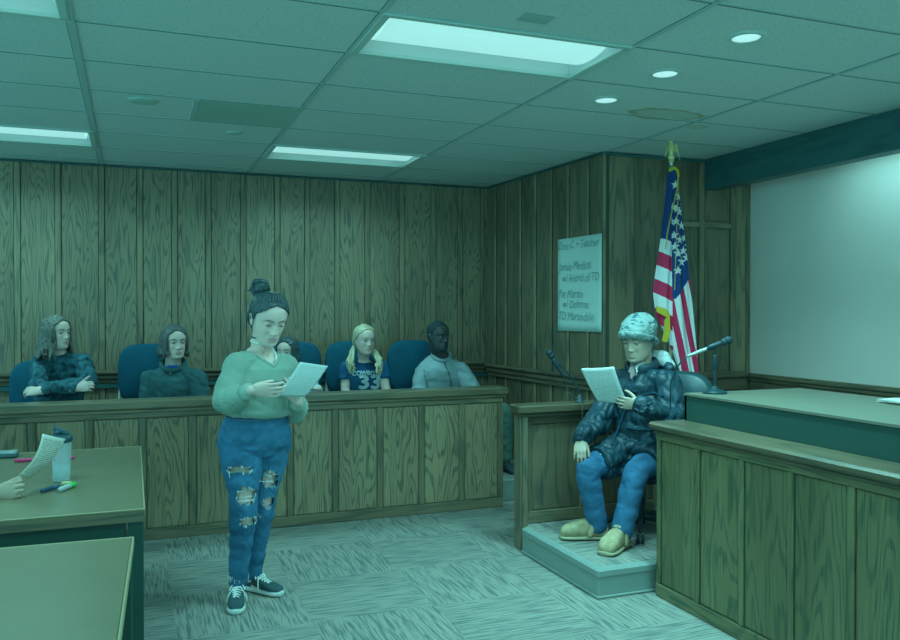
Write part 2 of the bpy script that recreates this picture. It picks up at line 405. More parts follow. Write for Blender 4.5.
seamsB = [-4.3, -3.9, -3.6, -3.3, -3.0, -2.7, -2.4, -2.1, -1.8, -1.5, -1.17, -.87, -.57, -.24, .06, .34, .62, .92, 1.22, 1.49, 1.77, 2.06, 2.40, 2.72, 3.0, 3.24, XR + .1]
plank_wall('wall_back', 'x', YB, seamsB, .32, CEIL, .12)
seamsR = [5.45, 5.68, 5.97, 6.24, 6.51, 6.78, 7.06, 7.28, YB + .1]
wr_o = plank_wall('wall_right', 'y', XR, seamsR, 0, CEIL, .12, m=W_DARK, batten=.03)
# alcove wall with its framed panels
mb = MB()
mb.box((XR, YF + .012, 0), (XW, YF + .10, CEIL), c=.002, along='z', m=0)
for x0, x1 in ((XR - .005, 3.66), (3.94, 3.975), (4.285, 4.335), (4.60, 4.66), (4.76, XW)):
    mb.box((x0, YF - .008, 0), (x1, YF + .014, CEIL), c=.004, along='z', m=1)
mb.box((4.66, YF, 0), (4.76, YF + .014, CEIL), c=.004, along='z', m=1)
mb.box((3.66, YF - .004, 0), (3.94, YF + .014, CEIL), c=.004, along='z', m=0)
for x0, x1 in ((3.975, 4.285), (4.335, 4.60)):
    mb.box((x0, YF - .006, 2.23), (x1, YF + .014, 2.27), c=.003, along='x', m=1)
    mb.box((x0 + .012, YF + .004, 1.04), (x1 - .012, YF + .014, 2.215), c=.003, along='z', m=0)
    mb.box((x0 + .012, YF + .004, 2.285), (x1 - .012, YF + .014, CEIL - .01), c=.003, along='z', m=0)
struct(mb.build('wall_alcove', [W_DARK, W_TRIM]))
# painted wall right
mb = MB(); mb.box((XW, -3.3, 0), (XW + .1, YF + .1, CEIL), c=.001); struct(mb.build('wall_side', M_WHITEWALL))
mb = MB(); mb.box((XW - .03, 1.0, .965), (XW, YF - .02, 1.035), c=.008, along='y'); mb.box((XW - .045, 1.0, 1.0), (XW, YF - .02, 1.02), c=.004, along='y')
mb.box((XW - .02, 1.0, .2), (XW, YF - .02, .965), c=.004, along='y')
struct(mb.build('trim_1', W_DARK))
mb = MB()
mb.box((3.98, YF - .055, 1.0), (XW - .05, YF - .009, 1.055), c=.01, along='x'); mb.box((3.66, YF - .03, .90), (XW - .05, YF - .009, 1.0), c=.006, along='x')
struct(mb.build('trim_2', W_DARK))
# beam across the bench recess
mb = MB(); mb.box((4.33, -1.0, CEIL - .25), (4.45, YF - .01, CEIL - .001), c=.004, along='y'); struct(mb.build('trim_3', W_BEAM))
mb = MB(); mb.box((4.45, -1.0, CEIL - .02), (XW, YF, CEIL - .0005), c=.002); struct(mb.build('ceiling_soffit', M_WHITEWALL))
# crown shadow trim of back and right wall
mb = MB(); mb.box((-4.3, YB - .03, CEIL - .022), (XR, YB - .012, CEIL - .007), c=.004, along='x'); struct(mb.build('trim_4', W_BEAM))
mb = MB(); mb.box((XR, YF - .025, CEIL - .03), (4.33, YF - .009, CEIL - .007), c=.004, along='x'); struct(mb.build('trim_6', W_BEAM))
def slant(o):
    c = Vector((3.395, YF, 0)); a = math.atan2(.105, YB - YF)
    o.matrix_world = Matrix.Translation(c) @ Matrix.Rotation(a, 4, 'Z') @ Matrix.Translation(-Vector((XR, YF, 0))) @ o.matrix_world
slant(wr_o)
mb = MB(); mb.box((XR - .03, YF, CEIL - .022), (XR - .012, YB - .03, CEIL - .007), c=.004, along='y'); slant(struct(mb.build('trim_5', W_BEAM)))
# chair rails (cap, cove, lower band)
mb = MB()
mb.box((-4.3, YB - .075, 1.02), (XR - .012, YB - .012, 1.05), c=.009, along='x'); mb.box((-4.3, YB - .055, .975), (XR - .012, YB - .012, 1.02), c=.012, along='x')
mb.box((-4.3, YB - .035, .945), (XR - .012, YB - .012, .975), c=.004, along='x', m=0)
mb.box((-4.3, YB - .028, .90), (XR - .012, YB - .012, .944), c=.004, along='x', m=1)
struct(mb.build('trim_7', [W_CAP, W_BEAM]))
mb = MB()
mb.box((XR - .075, 4.95, 1.005), (XR - .012, YB - .08, 1.035), c=.009, along='y'); mb.box((XR - .055, 4.95, .955), (XR - .012, YB - .08, 1.005), c=.012, along='y')
mb.box((XR - .035, 4.95, .92), (XR - .012, YB - .08, .955), c=.004, along='y')
slant(struct(mb.build('trim_8', W_DARK)))
mb = MB(); mb.box((XR, 4.95, 0), (XR + .1, YF, 1.0), c=.003, along='z', m=0)
for k in range(3): mb.box((XR - .01, 5.0 + k * .17, 0), (XR, 5.03 + k * .17, .95), c=.003)
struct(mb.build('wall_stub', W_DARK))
# jury platform and its steps
mb = MB(); mb.box((-4.3, 6.07, 0.001), (XR - .012, YB - .001, .16), c=.003); mb.box((-4.3, 7.11, .16), (XR - .012, YB - .001, .32), c=.003)
plat = struct(mb.build('floor_platform', M_CARPET))
mb = MB()
for y, z in ((6.05, .0), (7.09, .16)):
    mb.box((2.78, y, z + .001), (XR - .012, y + .022, z + .165), c=.004); mb.tube([(2.78, y + .01, z + .16), (XR - .012, y + .01, z + .16)], .013, seg=10)
mb.build('stair_edge', M_VINYL, plat)

# ------------------------------------------------------------------ lamps
M_LAMPGLOW = mat('lamp_diffuser', (.6, .8, .8), .5, emit=(.50, 1.0, .97), estr=.60)
M_TRAY = mat('lamp_reflector', (.82, .86, .84), .35)
M_LFRAME = mat('lamp_frame', (.52, .66, .6), .4)
def troffer(x, y, label):
    t = thing('ceiling_light', label, 'ceiling light', (x, y, CEIL), 'recessed fluorescent ceiling troffers')
    hx, hy, dp = .578, .262, .075
    mb = MB()
    for (a, b, c_, d) in ((-hx - .025, -hy - .02, hx + .025, -hy + .012), (-hx - .025, hy - .012, hx + .025, hy + .02), (-hx - .025, -hy, -hx + .012, hy), (hx - .012, -hy, hx + .025, hy)):
        mb.box((x + a, y + b, CEIL - .012), (x + c_, y + d, CEIL + .004), c=.003)
    mb.build('frame', M_LFRAME, t)
    mb = MB()                               # reflector tray, open at the bottom
    def q(pts): mb.add(pts, [(0, 1, 2, 3)])
    ix, iy = hx - .06, hy - .055
    z0, z1 = CEIL + .0, CEIL + dp
    q([(x - hx, y - hy, z0), (x + hx, y - hy, z0), (x + ix, y - iy, z1), (x - ix, y - iy, z1)])
    q([(x + hx, y + hy, z0), (x - hx, y + hy, z0), (x - ix, y + iy, z1), (x + ix, y + iy, z1)])
    q([(x - hx, y + hy, z0), (x - hx, y - hy, z0), (x - ix, y - iy, z1), (x - ix, y + iy, z1)])
    q([(x + hx, y - hy, z0), (x + hx, y + hy, z0), (x + ix, y + iy, z1), (x + ix, y - iy, z1)])
    q([(x - ix - .002, y - iy - .002, z1 + .01), (x + ix, y - iy, z1 + .01), (x + ix, y + iy, z1 + .01), (x - ix, y + iy, z1 + .01)])
    mb.build('reflector', M_TRAY, t)
    mb = MB(); rings = []
    for k in range(13):
        a = math.pi * k / 12
        yy = y - .19 * math.cos(a); zz = CEIL + .062 - .058 * math.sin(a)
        rings.append((yy, zz))
    n = len(rings)
    vs = [(x - ix - .02, yy, zz) for yy, zz in rings] + [(x + ix + .02, yy, zz) for yy, zz in rings]
    mb.add(vs, [(i, i + n, i + n + 1, i + 1) for i in range(n - 1)] + [tuple(range(n)), tuple(range(2 * n - 1, n - 1, -1))])
    mb.build('diffuser', M_LAMPGLOW, t, smooth=False)
    area_light('lamp_light', (x, y, CEIL - .012), 1.1, .48, LAMP_W, 157 if y > 6 else 146, t)
names = ['large fluorescent ceiling troffer in the middle, nearest of those in view', 'narrow looking ceiling troffer by the back wall above the standing woman', 'ceiling troffer cut by the top left corner of the picture', 'long ceiling troffer by the back wall above the left jurors',
         'fluorescent ceiling troffer over the camera', 'fluorescent ceiling troffer over the tables behind the camera', 'rear fluorescent ceiling troffer on the right', 'rear fluorescent ceiling troffer on the left', 'far left fluorescent ceiling troffer by the jury', 'far left fluorescent ceiling troffer by the tables']
for (x, y), nm in zip(LAMPS, names): troffer(x, y, nm)
M_DOWNGLOW = mat('downlight_lens', (.6, .8, .8), .5, emit=(.55, 1.0, 1.0), estr=.66)
for y, nm in ((2.40, 'round downlight at the very top edge, nearest of the row'), (2.955, 'round recessed downlight, second nearest of the row'), (3.555, 'round recessed downlight in the middle of the row right of the troffer'), (4.12, 'smallest looking round downlight, farthest of the row')):
    t = thing('downlight', nm, 'downlight', (2.572, y, CEIL), 'round ceiling downlights')
    mb = MB(); mb.lathe([(.062, CEIL - .004), (.066, CEIL - .009), (.082, CEIL - .007), (.088, CEIL)], (2.572, y, 0), seg=32, cap=False); mb.build('trim_ring', M_LFRAME, t, smooth=True)
    mb = MB(); mb.lathe([(.001, CEIL - .010), (.04, CEIL - .009), (.063, CEIL - .004)], (2.572, y, 0), seg=32); mb.build('lens', M_DOWNGLOW, t, smooth=True)
    area_light('downlight_light', (2.572, y, CEIL - .014), .11, .11, DOWN_W, 130, t, disk=True)

# round wall washer in the soffit behind the beam
for y, nm in ((3.85, 'round soffit lamp hidden behind the dark beam'),):
    t = thing('soffit_lamp', nm, 'soffit lamp', (4.68, y, CEIL - .02), 'soffit lamps behind the beam')
    mb = MB(); mb.lathe([(.05, CEIL - .045), (.062, CEIL - .045), (.066, CEIL - .021)], (4.60, y, 0), seg=24, cap=False); mb.build('ring', M_LFRAME, t, smooth=True)
    mb = MB(); mb.lathe([(.001, CEIL - .032), (.05, CEIL - .032)], (4.60, y, 0), seg=24); mb.build('lens', M_DOWNGLOW, t, smooth=True)
    area_light('soffit_light', (4.68, y, CEIL - .05), .09, .09, .6, 150, t, disk=True)

t = thing('wall_fill_lamp', 'added strip lamp, unseen behind the dark beam, brightening the painted wall', 'strip lamp', (4.50, 2.4, CEIL - .02))  # unseen lamp added to brighten the painted wall evenly
mb = MB(); mb.box((4.47, .4, CEIL - .05), (4.53, 4.4, CEIL - .021), c=.004); mb.build('housing', M_LFRAME, t)
mb = MB(); mb.tube([(4.50, .45, CEIL - .055), (4.50, 4.35, CEIL - .055)], .012, seg=10); mb.build('tube', M_DOWNGLOW, t, smooth=True)
area_light('wall_fill_light', (4.50, 2.4, CEIL - .075), .05, 4.0, 12.0, 160, t)
# ------------------------------------------------------------------ jury box
jb = thing('jury_box', 'long oak panelled jury box wall in front of the seated jurors', 'jury box', (0, 5.88, 0))
JY = 5.88; JX1 = 2.73; JX0 = -2.9
mb = MB(); mb.box((JX0, JY + .012, 0.001), (JX1, JY + .10, .89), c=.002, along='z'); mb.build('wall_body', W_BOX, jb)
st = [JX0] + [-2.5, -2.15, -1.8, -1.45, -1.1, -.95, -.61, -.27, .06, .38, .71, 1.05, 1.38, 1.72, 2.05, 2.38, JX1 - .0]
mb = MB()
for s in st:
    a = max(JX0, s - .022); b = min(JX1, s + .022)
    if s == JX1: a = JX1 - .045
    mb.box((a, JY - .006, .075), (b, JY + .014, .83), c=.004, along='z')
mb.build('stile', W_CAP, jb)
mb = MB(); mb.box((JX0, JY - .008, .001), (JX1, JY + .014, .075), c=.004, along='x'); mb.box((JX0, JY - .008, .83), (JX1, JY + .014, .888), c=.004, along='x')
mb.build('rail', W_CAP, jb)
for a, b in zip(st[:-1], st[1:]):
    if b < -1.2: continue
    mb = MB(); mb.box((a + .027, JY + .004, .08), (b - (.05 if b == JX1 else .027), JY + .0135, .825), c=.004, along='z'); mb.build('panel', W_BOX, jb)
mb = MB(); mb.box((JX0, JY - .035, .89), (JX1 + .035, JY + .15, .95), c=.010, along='x'); mb.box((JX0, JY - .02, .868), (JX1 + .012, JY - .008, .889), c=.004, along='x')
mb.build('cap_rail', W_CAP, jb)

# ------------------------------------------------------------------ witness box and its step
PX0, PY0, PZ = 2.33, 3.80, .155
mb = MB(); mb.box((PX0 + .03, PY0 + .03, .001), (XR - .02, 4.86, PZ - .001), c=.003)
wp = struct(mb.build('floor_witness_step', M_CARPET))
mb = MB()
mb.box((PX0, PY0, .001), (PX0 + .028, 4.72, PZ - .02), c=.003); mb.box((PX0 + .001, PY0 + .001, .002), (3.36, PY0 + .028, PZ - .021), c=.003)
mb.box((PX0 - .008, PY0 - .008, PZ - .045), (PX0 + .05, 4.72, PZ + .004), c=.010); mb.box((PX0 + .03, PY0 - .008, PZ - .045), (3.36, PY0 + .05, PZ + .004), c=.010)
mb.box((PX0 - .012, PY0 - .012, .001), (PX0 + .002, 4.72, .016), c=.004); mb.box((PX0 - .006, PY0 - .012, .001), (3.36, PY0 + .002, .015), c=.004)
mb.build('stair_edge', M_VINYL, wp)
wbx = thing('witness_box', 'oak panelled witness box side with a thick cap, beyond the seated witness', 'witness box', (2.34, 4.80, 0))
WY = 4.81
mb = MB(); mb.box((2.36, WY, .001), (XR - .02, WY + .045, .86), c=.002, along='z'); mb.build('wall_body', W_DARK, wbx)
mb = MB()
mb.box((2.335, 4.765, .001), (2.36, WY + .045, .87), c=.004, along='z'); mb.box((2.35, 4.75, .001), (2.385, 4.79, .87), c=.004, along='z', m=0)
mb.build('end_post', W_DARK, wbx)
mb = MB()
for x0, x1 in ((2.385, 2.43), (2.80, 2.845), (2.87, 2.90), (3.3, 3.34)): mb.box((x0, WY - .014, .16), (x1, WY + .002, .86), c=.004, along='z')
mb.box((2.385, WY - .016, .157), (XR - .005, WY + .002, .235), c=.004, along='x'); mb.box((2.385, WY - .016, .81), (XR - .005, WY + .002, .86), c=.004, along='x')
mb.build('frame', W_CAP, wbx)
for x0, x1 in ((2.435, 2.795), (2.905, 3.295)):
    mb = MB(); mb.box((x0 + .008, WY - .006, .243), (x1 - .008, WY + .001, .80), c=.004, along='z'); mb.build('panel', W_DARK, wbx)
mb = MB(); mb.box((2.31, 4.725, .885), (XR - .02, WY + .07, .94), c=.010, along='x'); mb.box((2.325, 4.745, .862), (XR - .02, WY - .002, .884), c=.005, along='x')
mb.build('cap_rail', W_LEDGE, wbx)

# ------------------------------------------------------------------ judge's bench
bn = thing('judge_bench', 'large oak panelled bench with a dark raised counter on the right', 'bench', (2.66, 3.74, 0))
BX = 2.66; BY1 = 3.74; BY0 = 1.2
mb = MB(); mb.box((BX + .012, BY0, .001), (BX + .10, BY1 - .012, .90), c=.002, along='z'); mb.box((BX + .10, BY1 - .10, .001), (3.62, BY1 - .012, .90), c=.002, along='z')
mb.build('wall_body', W_BENCH, bn)
mb = MB(); ys = [3.74, 3.40, 3.08, 2.77, 2.45, 2.13, 1.8, 1.5, 1.2]
for i, y in enumerate(ys):
    if i == 0: mb.box((BX - .004, y - .035, .07), (BX + .014, y, .855), c=.004, along='z')
    else: mb.box((BX - .004, y - .018, .07), (BX + .014, y + .018, .855), c=.004, along='z')
mb.box((2.66, BY1 - .014, .001), (3.62, BY1, .90), c=.003, along='z')
mb.build('stile', W_BENCH, bn)
mb = MB(); mb.box((BX - .008, BY0, .001), (BX + .014, BY1, .07), c=.004, along='y'); mb.box((BX - .008, BY0, .852), (BX + .014, BY1, .89), c=.004, along='y')
mb.build('rail', W_BENCH, bn)
for a, b in zip(ys[:-1], ys[1:]):
    mb = MB(); mb.box((BX + .004, b + .024, .075), (BX + .0135, a - (.04 if a == 3.74 else .024), .848), c=.004, along='z'); mb.build('panel', W_BENCH, bn)
mb = MB(); mb.box((BX - .035, BY0, .905), (2.875, BY1 + .04, .946), c=.012, along='y'); mb.box((BX - .02, BY0, .885), (BX + .0, BY1 + .01, .905), c=.006, along='y')
mb.build('ledge', W_LEDGE, bn)
mb = MB(); mb.box((2.84, BY0, .946), (2.862, BY1, 1.085), c=.002); mb.box((2.84, BY1 - .02, .946), (3.66, BY1, 1.085), c=.002)
mb.box((2.86, BY0, .9), (2.9, BY1 - .02, .95), c=.002)
mb.build('raised_side', M_DARKPANEL, bn)
mb = MB(); mb.add([(2.835, BY1 + .003, 1.085), (2.835, BY0, 1.085), (3.66, BY0, 1.085), (3.66, BY1 + .003, 1.085), (2.835, BY1 + .003, 1.097), (2.835, BY0, 1.097), (3.66, BY0, 1.097), (3.66, BY1 + .003, 1.097)],
  [(0, 1, 2, 3), (7, 6, 5, 4), (0, 4, 5, 1), (1, 5, 6, 2), (2, 6, 7, 3), (3, 7, 4, 0)])
mb.build('counter_top', M_BENCHTOP, bn)

# ------------------------------------------------------------------ tables
def table(x0, x1, y0, y1, z, label):
    t = thing('table', label, 'table', ((x0 + x1) / 2, (y0 + y1) / 2, 0))
    mb = MB(); mb.box((x0, y0, z - .028), (x1 - .006, y1 - .006, z), c=.002, along='x'); mb.build('table_top', M_TABLE, t)
    mb = MB(); mb.box((x1 - .005, y0 - .004, z - .03), (x1 + .002, y1, z + .001), c=.002); mb.box((x0, y0 - .006, z - .004), (x1, y0 + .001, z + .001), c=.001); mb.box((x0, y1 - .006, z - .03), (x1, y1 + .002, z + .001), c=.002)
    mb.box((x0, y0 - .006, z - .052), (x1, y0 - .0005, z - .005), c=.002, m=1, along='x')
    mb.build('edge_strip', [M_EDGE, W_DARK], t)
    mb = MB(); mb.box((x0 + .05, y0 + .035, z - .34), (x1 - .07, y0 + .05, z - .03), c=.002); mb.build('modesty_panel', M_DARKPANEL, t)
    for yy in (y0 + .02, y1 - .09):
        for xx in (x0 + .06, x1 - .034):
            mb = MB(); mb.box((xx - .03, yy, 0.001), (xx + .03, yy + .06, z - .03), c=.004); mb.build('leg', M_DARKPANEL, t)
    mb = MB(); mb.box((x1 - .05, y0 + .08, z - .12), (x1 - .035, y1 - .09, z - .03), c=.002); mb.build('apron', M_DARKPANEL, t)
    return t
table(-1.0, .042, 3.53, 5.17, .75, 'laminate table holding the bottle and markers')
t2 = table(-1.1, -.0, 1.55, 3.10, .75, 'empty laminate table at the bottom left, nearest the camera')
R2 = Matrix.Rotation(-math.radians(2.0), 4, 'Z'); c0 = Vector((0, 3.10, 0)); t2.location = c0 + R2 @ (t2.location - c0); t2.rotation_euler.z = -math.radians(2.0)

# ------------------------------------------------------------------ chairs
M_CHAIRFRAME = mat('pale_chair_frame', (.55, .60, .55), .4, metal=.1)
def round_slab(mb, c, lat, up, nrm, w, h, th, r=.14, bulge=.02, m=0):
    n = 40; ring = []
    for k in range(n):
        a = 2 * math.pi * k / n; ca, sa = math.cos(a), math.sin(a); e = 2 / 3.4
        ring.append((math.copysign(abs(ca) ** e, ca) * w / 2, math.copysign(abs(sa) ** e, sa) * h / 2))
    rings = []
    for s, d in ((.02, -th * .62), (.5, -th * .58), (.9, -th * .45), (1, -th * .2), (1, th * .2), (.9, th * .45), (.5, th * .5 + bulge * .7), (.02, th * .5 + bulge)):
        rings.append([c + lat * (x * s) + up * (y * s) + nrm * (d + .0) for x, y in ring])
    mb.loft(rings, m)
def juror_chair(x, y, z, F, label, topz=1.29):
    t = thing('stacking_chair', label, 'chair', (x, y, z), 'blue upholstered jury chairs')
    F = Vector((F[0], F[1], 0)).normalized(); L = Vector((-F.y, F.x, 0)); U = Vector((0, 0, 1)); c = Vector((x, y, z)); H = topz - z
    bc = c - F * .22 + U * (H - .24); up = (U - F * .12).normalized()
    mb = MB(); round_slab(mb, bc, L, up, F, .48, .48, .06); mb.build('backrest', M_BLUE, t, smooth=True)
    mb = MB(); round_slab(mb, c + U * .46, L, F, U, .48, .46, .07); mb.build('seat', M_BLUE, t, smooth=True)
    for s in (-1, 1):
        mb = MB()
        mb.tube([c + L * (s * .22) - F * .24 + U * (H - .3), c + L * (s * .235) - F * .2 + U * .62, c + L * (s * .235) - F * .17 + U * .45], .012, seg=8)
        mb.tube([c + L * (s * .235) - F * .19 + U * .43, c + L * (s * .235) + F * .19 + U * .43], .012, seg=8)
        mb.build('side_frame', M_CHAIRFRAME, t, smooth=True)
    for s in (-1, 1):
        for q, f0 in ((1, .19), (-1, -.19)):
            mb = MB(); mb.tube([c + L * (s * .235) + F * f0 + U * .43, c + L * (s * .24) + F * (f0 + q * .03) + U * .014], .012, seg=8); mb.build('leg', M_CHAIRFRAME, t, smooth=True)
    return t
def A(px, py, Y):                        # a point of the room seen at px, py on the plane y = Y
    a = px - 450; b = 311 - py
    r = (818 * math.sin(YAW) + a * math.cos(YAW), 818 * math.cos(YAW) - a * math.sin(YAW), b); t = Y / r[1]
    return Vector((r[0] * t, Y, CAM_H + r[2] * t))
def Dp(px, py, d):                       # the same at distance d along the view
    a = (px - 450) / 818 * d
    return Vector((d * math.sin(YAW) + a * math.cos(YAW), d * math.cos(YAW) - a * math.sin(YAW), CAM_H + (311 - py) / 818 * d))
RIGHT = Vector((math.cos(YAW), -math.sin(YAW), 0)); FWD = Vector((math.sin(YAW), math.cos(YAW), 0)); UP = Vector((0, 0, 1))
for px, nm in ((150, 'blue fabric chair behind the long haired juror in a plain hooded top'), (294, 'blue fabric chair mostly hidden behind the standing woman'), (352, 'blue fabric chair behind the blonde juror in a numbered shirt'), (413, 'blue fabric chair behind the juror in a pale zipped jacket')):
    p = A(px, 350, 6.97); F_ = Vector((.05, -1, 0)).normalized()
    juror_chair(p.x - .22 * -F_.x, 6.97 - .22, .16, F_, nm)
p = A(48, 350, 6.97); juror_chair(p.x, 6.70, .16, (.1, -1), 'blue fabric chair hidden behind the leftmost juror', topz=1.18)

# witness chair: office swivel chair
M_LEATHER = mat('dark_teal_leather', (.02, .078, .092), .38, spec=.6, var=.1)
def witness_chair():
    c = Vector((3.10, 4.33, PZ)); F = Vector((-.85, -.53, 0)).normalized(); L = Vector((-F.y, F.x, 0))
    t = thing('swivel_chair', 'dark leather swivel chair under the seated witness', 'chair', c)
    mb = MB(); round_slab(mb, c + UP * .42, L, F, UP, .50, .50, .09); mb.build('seat', M_LEATHER, t, smooth=True)
    up = (UP - F * .18).normalized()
    mb = MB(); round_slab(mb, c - F * .31 + L * -.03 + UP * .75, L, up, F, .52, .50, .08); mb.build('backrest', M_LEATHER, t, smooth=True)
    mb = MB(); mb.tube([c - F * .05 + UP * .38, c - F * .26 + UP * .40, c - F * .34 + UP * .6], (.02), seg=8); mb.build('back_bracket', M_BLACK, t, smooth=True)
    cs = c; mb = MB(); mb.box(c + Vector((-.17, -.13, .33)), c + Vector((.10, .13, .385)), c=.02); mb.build('tilt_housing', M_BLACK, t)
    c = c + Vector((-.13, .02, 0))
    mb = MB(); mb.tube([c + UP * .08, c + UP * .36], .034, seg=14); mb.build('gas_post', M_BLACK, t, smooth=True)
    for k in range(5):
        a = 2 * math.pi * k / 5 + .35; d = Vector((math.cos(a), math.sin(a), 0))
        mb = MB(); mb.tube([c + UP * .11, c + d * .14 + UP * .10, c + d * .25 + UP * .075], [(.026, .02), (.022, .016), (.016, .012)], seg=10)
        leg = mb.build('star_leg', M_BLACK, t, smooth=True)
        s = d.cross(UP); mb = MB()
        for q in (-.014, .014):
            cc = c + d * .25 + UP * .029 + s * q
            M3 = Matrix((s, d, UP)).transposed() @ Matrix.Rotation(math.pi / 2, 3, 'Y')
            mb.lathe([(.001, -.009), (.024, -.009), (.028, 0), (.024, .009), (.001, .009)], cc, M=M3, seg=18)
        mb.build('caster', M_BLACK, leg, smooth=True)
    c = cs
    for q in (1, -1):
        mb = MB(); b = c + L * (q * .27)
        mb.tube([b - L * q * .06 + UP * .36, b + UP * .38, b + UP * .60 - F * .02], .014, seg=8); mb.tube([b + UP * .61 - F * .14, b + UP * .61 + F * .10], [(.03, .018), (.03, .018)], seg=10, side=L)
        if q == -1 or True: mb.build('armrest', M_BLACK, t, smooth=True)
    mb = MB(); mb.tube([c + UP * .36 - L * .02, c + UP * .35 + F * .2 , c + UP * .345 + F * .25], [.005, .005, .011], seg=8); mb.build('tilt_lever', M_PALE_METAL, t, smooth=True)
witness_chair()

# ------------------------------------------------------------------ flag on its stand
fx, fy = Dp(672.5, 300, 5.02).x, Dp(672.5, 300, 5.02).y
fx, fy = 3.60, 4.90
ft = thing('flag_stand', 'floor stand pole topped by a gilt eagle behind the witness', 'flag stand', (fx, fy, .0))
M_GOLD = mat('gilt', (.80, .72, .32), .35, metal=.35); M_FRINGE = mat('gold_fringe', (.68, .50, .04), .7); M_POLE = mat('pole_wood', (.35, .30, .2), .4)
ZT = 2.655
mb = MB(); mb.lathe([(.001, 0.001), (.15, 0.001), (.15, .02), (.13, .05), (.04, .07), (.025, .12), (.001, .12)], (fx, fy, 0), seg=32); mb.build('base', M_GOLD, ft, smooth=True)
mb = MB(); mb.tube([(fx, fy, .10), (fx, fy, ZT - .07)], .0135, seg=14); mb.build('pole', M_POLE, ft, smooth=True)
mb = MB(); mb.tube([(fx, fy, ZT - .08), (fx, fy, ZT - .03)], .011, seg=14); mb.build('ferrule', mat('silver', (.8, .85, .85), .3, metal=.5), ft, smooth=True)
mb = MB(); E0 = Vector((fx, fy, ZT)); 
mb.ball(E0 + UP * -.005, (.026, .026, .022)); mb.ball(E0 + UP * -.032, (.02, .02, .012))
mb.tube([E0 + UP * .01 + RIGHT * .0, E0 + UP * .05, E0 + UP * .085], [(.014, .014), (.02, .018), (.012, .012)], seg=12)     # body
mb.tube([E0 + UP * .085, E0 + UP * .105 + RIGHT * .002, E0 + UP * .108 - RIGHT * .012, E0 + UP * .100 - RIGHT * .022], [.010, .011, .008, .002], seg=10)   # head, beak
mb.tube([E0 + UP * .03, E0 + UP * .005 + RIGHT * .012 + FWD * .01], [(.010, .006), (.016, .004)], seg=8)
mb.build('eagle', M_GOLD, ft, smooth=True)
for sgn in (-1, 1):                           # wings: a fan of feathers
    mb = MB()
    for k in range(7):
        q = k / 6
        root = E0 + UP * (.070 - .035 * q) + RIGHT * sgn * (.012 + .002 * q)
        sh = E0 + UP * (.088 - .05 * q) + RIGHT * sgn * (.034 + (.006 if sgn > 0 else -.004) * q) - FWD * .008
        tip = E0 + UP * (.050 - .080 * q * (1 if sgn > 0 else .7)) + RIGHT * sgn * ((.062 if sgn > 0 else .050) - .016 * (1 - q) + 0) - FWD * .004
        mb.tube([root, sh, tip], [(.006, .003), (.0075, .0035), (.002, .0012)], seg=8, side=RIGHT)
    mb.build('wing', M_GOLD, ft, smooth=True)
M_FB = mat('flag_blue', (.012, .06, .22), .75); M_FW = mat('flag_white', (.85, .82, .82), .75); M_FR = mat('flag_red', (.66, .028, .10), .75)
flag = None
def star_test(u, v, r):
    rr = math.hypot(u, v)
    if rr > r: return False
    a = (math.atan2(u, v) % (2 * math.pi / 5)); a = min(a, 2 * math.pi / 5 - a)
    ri = r * .40; x1, y1 = r, 0; x2, y2 = ri * math.cos(math.pi / 5), ri * math.sin(math.pi / 5)
    px, py = rr * math.cos(a), rr * math.sin(a)
    return (x2 - x1) * (py - y1) - (y2 - y1) * (px - x1) >= 0
